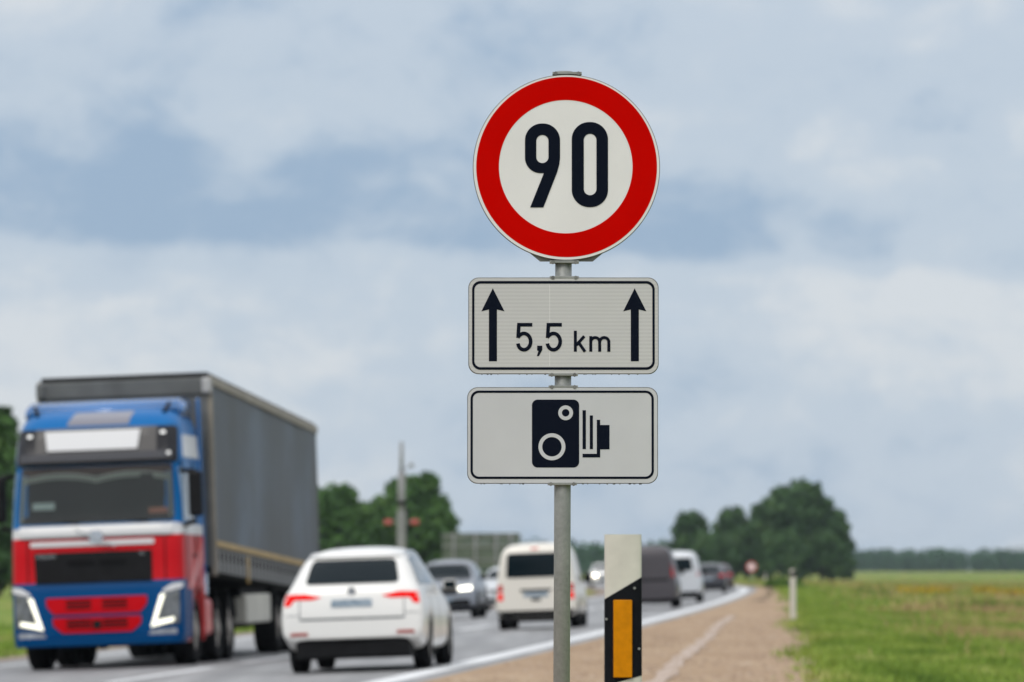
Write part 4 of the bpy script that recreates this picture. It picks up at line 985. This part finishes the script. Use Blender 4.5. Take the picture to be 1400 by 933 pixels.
# mast with two red lamps
t = empty('mast', ((549-700)/F*200, 200, -.5)); tag(t, 'tall grey steel mast with two red lamps on arms', 'mast')
box('lower_shaft', (0, 0, 2.0), (.36, .36, 4.0), M['concrete'], t, bev=.06)
tube('middle_shaft', (0, 0, 3.5), (0, 0, 5.65), .15, M['concrete'], t, 16)
tube('upper_shaft', (0, 0, 5.6), (0, 0, 6.85), .075, M['concrete'], t, 12)
tube('collar', (0, 0, 4.28), (0, 0, 4.44), .20, M['black_plastic'], t, 16)
for sd in (-1, 1):
    tube('arm', (0, 0, 3.60), (sd*.42, 0, 3.60), .035, M['concrete'], t)
    box('red_lamp', (sd*.54, -.05, 3.58), (.34, .26, .22), M['pink_red'], t, bev=.06)
tube('camera_arm', (0, 0, 5.7), (.36, 0, 5.85), .02, M['concrete'], t)
bm = bmesh.new(); bmesh.ops.create_uvsphere(bm, u_segments=12, v_segments=8, radius=.10, matrix=Matrix.Translation((.40, 0, 5.9))); from_bm('camera_dome', bm, M['concrete'], t, True)

# back of a large direction sign
t = empty('direction_board', ((658-700)/F*250, 250, -.6)); tag(t, 'large direction board seen from behind, grey green, above the traffic', 'road sign')
for i in range(7):
    for j in range(4):
        box('board_panel', (-1.71+i*.57, random.uniform(-.004, .004), 1.98+j*.46+.0), (.56, .03, .445), M['signback'], t)
for x in (-1.4, -.3, .75, 1.5): tube('support_post', (x, -.10, -.1), (x, -.10, 3.6), .05, M['concrete'], t)
for z in (2.2, 2.9, 3.45): box('cross_rail', (0, -.05, z), (4.0, .05, .07), M['concrete'], t)

# ------------------------------------------------------------------ trees
M['leaf'] = ramp_mat('foliage', .35, [(.3, (.018, .046, .016)), (.5, (.045, .098, .032)), (.7, (.11, .18, .055))], .85, second=(3, .4), spec=.2)
M['leaf2'] = ramp_mat('foliage_mid_green', .35, [(.3, (.026, .066, .018)), (.5, (.058, .13, .030)), (.7, (.12, .20, .05))], .85, second=(3, .4), spec=.2)
M['far_leaf'] = ramp_mat('far_foliage', .02, [(.3, (.030, .075, .040)), (.7, (.06, .13, .06))], .9, vs=(1, 1, .4), second=(.3, .4), spec=.1)
M['bark'] = ramp_mat('bark', 3, [(.3, (.05, .04, .03)), (.7, (.12, .10, .08))], .9)
def leaf_cloud(blobs, n, size, seed):
    """quads scattered in the outer half of a set of ellipsoids (x, y, z, rx, ry, rz)"""
    g = np.random.default_rng(seed); w = np.array([b[3]*b[5] for b in blobs]); w = w/w.sum()
    idx = g.choice(len(blobs), n, p=w); B = np.array(blobs)[idx]
    d = g.normal(size=(n, 3)); d /= np.linalg.norm(d, axis=1)[:, None]
    r = (g.random(n)**.45)*(1+.10*g.normal(size=n)); c = B[:, :3]+d*r[:, None]*B[:, 3:]
    nrm = d+.9*g.normal(size=(n, 3)); nrm /= np.linalg.norm(nrm, axis=1)[:, None]
    u = np.cross(nrm, g.normal(size=(n, 3))); u /= np.linalg.norm(u, axis=1)[:, None]; v = np.cross(nrm, u)
    s_ = size*(.6+.8*g.random(n))[:, None]
    P = np.stack([c-u*s_, c-v*s_*.6, c+u*s_, c+v*s_*.6], 1).reshape(-1, 3)
    Fq = np.arange(4*n).reshape(-1, 4); return P, Fq
def np_mesh(name, P, Fq, m, parent=None):
    me = bpy.data.meshes.new(name); me.vertices.add(len(P)); me.vertices.foreach_set('co', np.asarray(P, np.float32).ravel())
    k = Fq.shape[1]; me.loops.add(Fq.size); me.loops.foreach_set('vertex_index', Fq.astype(np.int32).ravel())
    me.polygons.add(len(Fq)); me.polygons.foreach_set('loop_start', np.arange(0, Fq.size, k, dtype=np.int32)); me.polygons.foreach_set('loop_total', np.full(len(Fq), k, np.int32))
    me.update(calc_edges=True); me.validate(); return link(name, me, m, parent)
def crown_blobs(h, w, base, seed, n=24, dome=.75):
    g = random.Random(seed); B = []
    for k in range(n):
        u = k/(n-1); z = base+(h-base)*(.12+.76*u)
        rr = w*(.88*math.sqrt(max(.05, 1-(max(0, u-.30)/.78)**2)))
        a_ = k*2.4+g.random(); rad = rr*g.uniform(.50, .80); br = w*g.uniform(.24, .36)
        B.append((rad*math.cos(a_), rad*math.sin(a_), min(z, h-br*.78), br, br, br*.8))
    B.append((0, 0, base+(h-base)*.45, w*.66, w*.66, (h-base)*.42)); B.append((g.uniform(-.1, .1)*w, 0, h-w*.40, w*.44, w*.44, w*.38))
    return B
def tree(label, px, D, top_py, halfw, base=1.5, seed=1, leaf='leaf', n=5200, group=None, zg=-.6, shape=None):
    X = (px-700)/F*D; h = CAMH+(775-top_py)/F*D-zg
    t = empty('tree', (X, D, zg)); tag(t, label, 'tree', group)
    bm = bmesh.new(); tr_ = .03*h+.05; add_tube(bm, (0, 0, -.2), (0, 0, h*.40), tr_, tr_*.7, 10)
    g = random.Random(seed)
    from_bm('trunk', bm, M['bark'], t)
    for k in range(6):
        a_ = k*1.05+g.random(); tube('limb', (0, 0, h*(.28+.03*k)), (math.cos(a_)*halfw*.5, math.sin(a_)*halfw*.5, h*(.50+.06*k)), tr_*.45, M['bark'], t, 7, r1=tr_*.15)
    P, Fq = leaf_cloud(crown_blobs(h, halfw, base, seed), n, .030*h+.10, seed)
    np_mesh('crown', P, Fq, M[leaf], t); return t
GA = 'round trees beyond the bend'
tree('big domed dark tree, tallest and broadest of the right tree group', 1093, 700, 657, 7.0, .9, 3, n=11000, group=GA)
tree('dark tree filling the right shoulder of the big domed tree', 1138, 706, 694, 3.6, .6, 5, n=4500, group=GA)
tree('dark tree on the left shoulder of the big domed tree', 1048, 704, 684, 4.3, .8, 8, n=5000, group=GA)
tree('narrow tree between the lone rounded tree and the big domed one', 1003, 712, 691, 4.1, .8, 11, n=4500, group=GA)
tree('lone rounded tree above the silver van, leftmost of the right tree group', 945, 700, 697, 3.9, .8, 14, n=5200, group=GA)
tree('low tree nestled behind the right edge of the dome', 1122, 695, 730, 4.0, .3, 15, n=3500, group=GA)
tree('low bushy tree below the lone rounded one', 975, 690, 728, 4.2, .2, 16, n=4000, group=GA)
tree('low leafy tree filling the gap left of the dome', 1022, 698, 716, 3.4, .1, 17, n=3600, group=GA)
tree('low spreading tree at the foot of the dome', 1068, 692, 725, 5.0, .0, 18, n=4500, group=GA)
tree('small bushy tree at the right foot of the dome', 1150, 694, 742, 2.4, .0, 19, n=2200, group=GA)
GB = 'trees behind the mast'
tree('round crowned green tree directly behind the mast', 568, 450, 648, 4.7, .6, 21, 'leaf2', 9500, GB)
tree('thin crowned tree just left of the mast', 524, 452, 680, 2.4, 1.0, 23, 'leaf2', 1500, GB)
tree('green tree beside the rear corner of the trailer', 462, 440, 660, 3.8, .8, 25, 'leaf2', 6000, GB)
tree('lower green tree between the trailer and the mast', 498, 446, 688, 2.6, .6, 27, 'leaf2', 3000, GB)
tree('low dark tree under the right side of the round crown', 605, 455, 705, 1.9, .5, 29, 'leaf2', 2400, GB)
tree('dark green tree touching the trailer edge', 430, 442, 672, 3.4, .8, 31, 'leaf2', 4000, GB)
GC = 'tall trees left of the truck'
tree('tall green tree at the left picture edge, half cut by the frame', -6, 320, 558, 2.6, .3, 41, 'leaf2', 6000, GC)
tree('tall green tree peeking out beside the truck roof', 44, 330, 585, 3.4, .3, 43, 'leaf2', 5000, GC)
tree('dark lower tree behind the truck mirror', 22, 318, 640, 2.4, .2, 45, 'leaf', 5000, GC)
tree('tall tree outside the left edge', -60, 325, 575, 2.8, .2, 47, 'leaf2', 3500, GC)

# far woods: one mass each
def woods(name, px0, px1, D, py_top, seed, n_tree, label, zg=-.7):
    g = np.random.default_rng(seed); PP = []; FF = []; off_ = 0
    for k in range(n_tree):
        X = ((px0+(px1-px0)*(k+g.random())/n_tree)-700)/F*D; Dk = D+g.uniform(-60, 60)
        h = (CAMH-zg+(775-py_top)/F*D)*g.uniform(.84, 1.06); w = h*g.uniform(.26, .42)
        P, Fq = leaf_cloud([(X, Dk, zg+h*.62, w, w, h*.38), (X, Dk, zg+h*.30, w*1.1, w, h*.36)], 130, h*.085, int(seed*1000+k))
        PP.append(P); FF.append(Fq+off_); off_ += len(P)
    o = np_mesh(name, np.concatenate(PP), np.concatenate(FF), M['far_leaf']); tag(o, label, 'woods', kind='stuff'); return o
woods('far_woods', 1090, 2400, 2000, 750, 51, 560, 'long low blue green wood along the right horizon')
woods('left_woods', -1500, 975, 1350, 738, 53, 620, 'hazy wood across the horizon behind the vehicles')

# bushes and roadside plants
def bush(label, px, D, h, w, seed, m_='bright_leaf', zg=-.05, cat='bush', group=None):
    X = (px-700)/F*D; t = empty('bush', (X, D, zg)); tag(t, label, cat, group)
    g = random.Random(seed); B = [(g.uniform(-.6, .6)*w, g.uniform(-.4, .4)*w, h*.42*g.uniform(.7, 1.1), w*.42, w*.42, h*.46) for k in range(6)]
    P, Fq = leaf_cloud(B, 1100, .10, seed); np_mesh('foliage', P, Fq, M[m_], t)
    bm = bmesh.new()
    for k in range(5): add_tube(bm, (0, 0, 0), (g.uniform(-.4, .4)*w, g.uniform(-.3, .3)*w, h*.6), .02, .008, 5)
    from_bm('stems', bm, M['bark'], t); return t
M['bright_leaf'] = ramp_mat('bright_foliage', 2.0, [(.3, (.05, .11, .015)), (.7, (.12, .21, .03))], .8)
M['mid_leaf'] = ramp_mat('field_foliage', 2.0, [(.3, (.035, .075, .018)), (.7, (.07, .13, .03))], .85)
M['red_leaf'] = ramp_mat('reddish_weed', 2.0, [(.3, (.12, .07, .035)), (.7, (.22, .14, .07))], .85)
M['gold'] = ramp_mat('goldenrod', 2.0, [(.3, (.30, .20, .02)), (.7, (.50, .36, .03))], .85)
bush('bright green bush at the far end of the gravel shoulder', 1060, 285, .75, 1.1, 61)
bush('bright green bush right of the tiny reflector post', 1079, 282, .68, .9, 62)
bush('dark green bush standing alone in the meadow near the big tree', 1186, 240, .65, .8, 63, 'mid_leaf', -.35)
for k, (px, D, h_, w_) in enumerate(((1218, 232, .55, .9), (1375, 232, .6, 1.3), (1330, 228, .5, .9), (1395, 150, .5, .8))):
    bush(['low dark shrub under the nearer yellow flowers', 'dark shrub at the right edge beside yellow flowers', 'dark shrub between the two yellow flower patches', 'reddish shrub at the right picture edge'][k], px, D, h_, w_, 80+k, 'red_leaf' if k == 3 else 'mid_leaf', -.45)
bush('green bush beside the brown patch of the meadow', 1240, 190, .45, 1.0, 64, 'mid_leaf', -.42)
bush('green shrub farther right in the meadow', 1345, 190, .5, 1.1, 65, 'mid_leaf', -.5)
bush('yellow green shrub in the low right meadow', 1290, 130, .4, 1.0, 66, 'bright_leaf', -.45)

# ------------------------------------------------------------------ grass and meadow plants
def blades(name, n, Drange, srange, h, w, m, label, seed, power=1.0, clump=.0, tipc=None, cat='grass', xf=None, zoff=0, lean=.35):
    g = np.random.default_rng(seed)
    D = Drange[0]+(Drange[1]-Drange[0])*g.random(n)**power
    s_ = srange[0]+(srange[1]-srange[0])*g.random(n)
    if xf is not None: keep = xf(s_, D, g); D, s_ = D[keep], s_[keep]
    n = len(D)
    X = edgeX(D)+s_; Z = ground_z(s_)
    patch = .55+.45*np.sin(X*1.7+D*.35)*np.sin(D*.52-X*.9)+.25*np.sin(X*5.1)*np.sin(D*1.9)
    H = h*(.45+.75*g.random(n))*(.65+.45*np.clip(patch, 0, 1.2)); a_ = g.random(n)*2*math.pi
    dx, dy = np.cos(a_)*w/2, np.sin(a_)*w/2
    lx, ly = g.normal(size=n)*H*lean, g.normal(size=n)*H*lean
    P = np.stack([np.stack([X-dx, D-dy, Z-.02+zoff], 1), np.stack([X+dx, D+dy, Z-.02+zoff], 1),
                  np.stack([X+lx*.5+dx*.8, D+ly*.5+dy*.8, Z+H*.6], 1), np.stack([X+lx*.5-dx*.8, D+ly*.5-dy*.8, Z+H*.6], 1), np.stack([X+lx, D+ly, Z+H], 1)], 1).reshape(-1, 3)
    b = np.arange(n)*5
    T = np.concatenate([np.stack([b, b+1, b+2], 1), np.stack([b, b+2, b+3], 1), np.stack([b+3, b+2, b+4], 1)])
    o = np_mesh(name, P, T, m); tag(o, label, cat, kind='stuff'); return o
M['grass'] = ramp_mat('verge_grass', .8, [(.34, (.055, .10, .018)), (.44, (.14, .23, .03)), (.54, (.25, .34, .055)), (.64, (.38, .38, .14))], .8, vs=(1, .35, 1), second=(9, .35), spec=.25)
M['dry'] = ramp_mat('meadow_grass', .28, [(.36, (.04, .09, .02)), (.44, (.14, .24, .035)), (.50, (.32, .34, .09)), (.56, (.42, .28, .16)), (.64, (.26, .11, .07))], .85, vs=(1, .2, 1), second=(6, .35), spec=.2)
def verge_hi(D): return np.interp(D, [50, 90, 130, 180, 300], [9.6, 8.6, 7.0, 5.8, 6.5])+.7*np.sin(D*.11+1)+.5*np.sin(D*.27)
def in_meadow(s_, D, g): return s_ > verge_hi(D)+1.3*g.normal(size=len(D))
def over_edge(s_, D, g):
    w = np.array([shoulder_w(d) for d in D])+.16*np.sin(D*.17)+.08*np.sin(D*.43+1)
    hi = verge_hi(D)+1.3*g.normal(size=len(D))
    return (s_ > w-.55*g.random(len(D))**3+.25*np.sin(D*1.3)*g.random(len(D))) & (s_ < hi)
blades('verge_grass', 230000, (44, 135), (2.6, 12.5), .15, .022, M['grass'], 'bright green mown grass on the verge beside the gravel', 71, 1.3, xf=over_edge)
blades('far_verge_grass', 70000, (120, 330), (1.2, 13), .14, .05, M['grass'], 'green verge grass running toward the far bend', 72, 1.1, xf=over_edge)
blades('near_meadow_grass', 110000, (46, 140), (5.0, 17), .26, .025, M['dry'], 'rough meadow grass with brown stalks on the right', 73, 1.2, xf=in_meadow)
blades('far_meadow_grass', 130000, (120, 480), (3.5, 60), .36, .06, M['dry'], 'brown and green meadow spreading to the far wood', 74, 1.2, xf=in_meadow)
blades('left_verge_grass', 45000, (70, 330), (-24, -9.6), .16, .05, M['grass'], 'green grass beyond the road left of the truck', 75, 1.2, xf=lambda s_, D, g: s_ < left_edge(D)-1.0)
blades('goldenrod_flowers', 26000, (215, 262), (5, 22), .50, .09, M['gold'], 'small yellow goldenrod patches in the meadow', 76, 1, cat='flowers',
       xf=lambda s_, D, g: (((edgeX(D)+s_-18.6)/.9)**2+((D-222)/8)**2 < 1) | (((edgeX(D)+s_-23.8)/1.5)**2+((D-236)/8)**2 < 1), zoff=.12)
blades('red_weeds', 12000, (95, 180), (7, 22), .34, .04, M['red_leaf'], 'reddish brown weeds scattered in the meadow', 77, 1, cat='weeds',
       xf=lambda s_, D, g: (np.sin(s_*1.1+D*.13)*np.sin(D*.21+s_*.5) > .35) & in_meadow(s_, D, g))

g = np.random.default_rng(99); n = 9000
D = 46+75*g.random(n)**1.3; s_ = .8+4.2*g.random(n)**.8; X = edgeX(D)+s_; sz = .010+.030*g.random(n)**3
Z = np.array([gz(a_, b_) for a_, b_ in zip(s_, D)])
dirs = np.array([(1, 0, 0), (0, 1, 0), (-1, 0, 0), (0, -1, 0), (0, 0, .8)])
P = (np.stack([X, D, Z], 1)[:, None, :]+dirs[None]*(sz[:, None, None]*(.7+.6*g.random((n, 5, 1))))).reshape(-1, 3); b_ = np.arange(n)*5
T = np.concatenate([np.stack([b_+k, b_+(k+1) % 4, b_+4], 1) for k in range(4)])
M['stone'] = ramp_mat('loose_stone', 3, [(.35, (.24, .165, .115)), (.5, (.35, .25, .175)), (.65, (.46, .36, .27))], .9)
tag(np_mesh('loose_gravel', P, T, M['stone']), 'loose stones strewn over the gravel shoulder', 'gravel', kind='stuff')
# ------------------------------------------------------------------ air
bm = bmesh.new(); add_box(bm, (0, 1500, 6.5), (3900, 3100+60, 21)); me = bpy.data.meshes.new('haze'); bm.to_mesh(me); bm.free()
hz = bpy.data.objects.new('haze', me); COL.objects.link(hz); hz.location = (0, 40, 0)
m = bpy.data.materials.new('haze'); m.use_nodes = True; t = m.node_tree; t.nodes.clear()
o_ = t.nodes.new('ShaderNodeOutputMaterial'); pv = t.nodes.new('ShaderNodeVolumePrincipled'); t.links.new(pv.outputs[0], o_.inputs['Volume'])
pv.inputs['Color'].default_value = (.78, .90, 1, 1); pv.inputs['Density'].default_value = .00008; pv.inputs['Anisotropy'].default_value = .2
me.materials.append(m); tag(hz, 'thin pale haze over the whole plain', 'haze', kind='stuff')
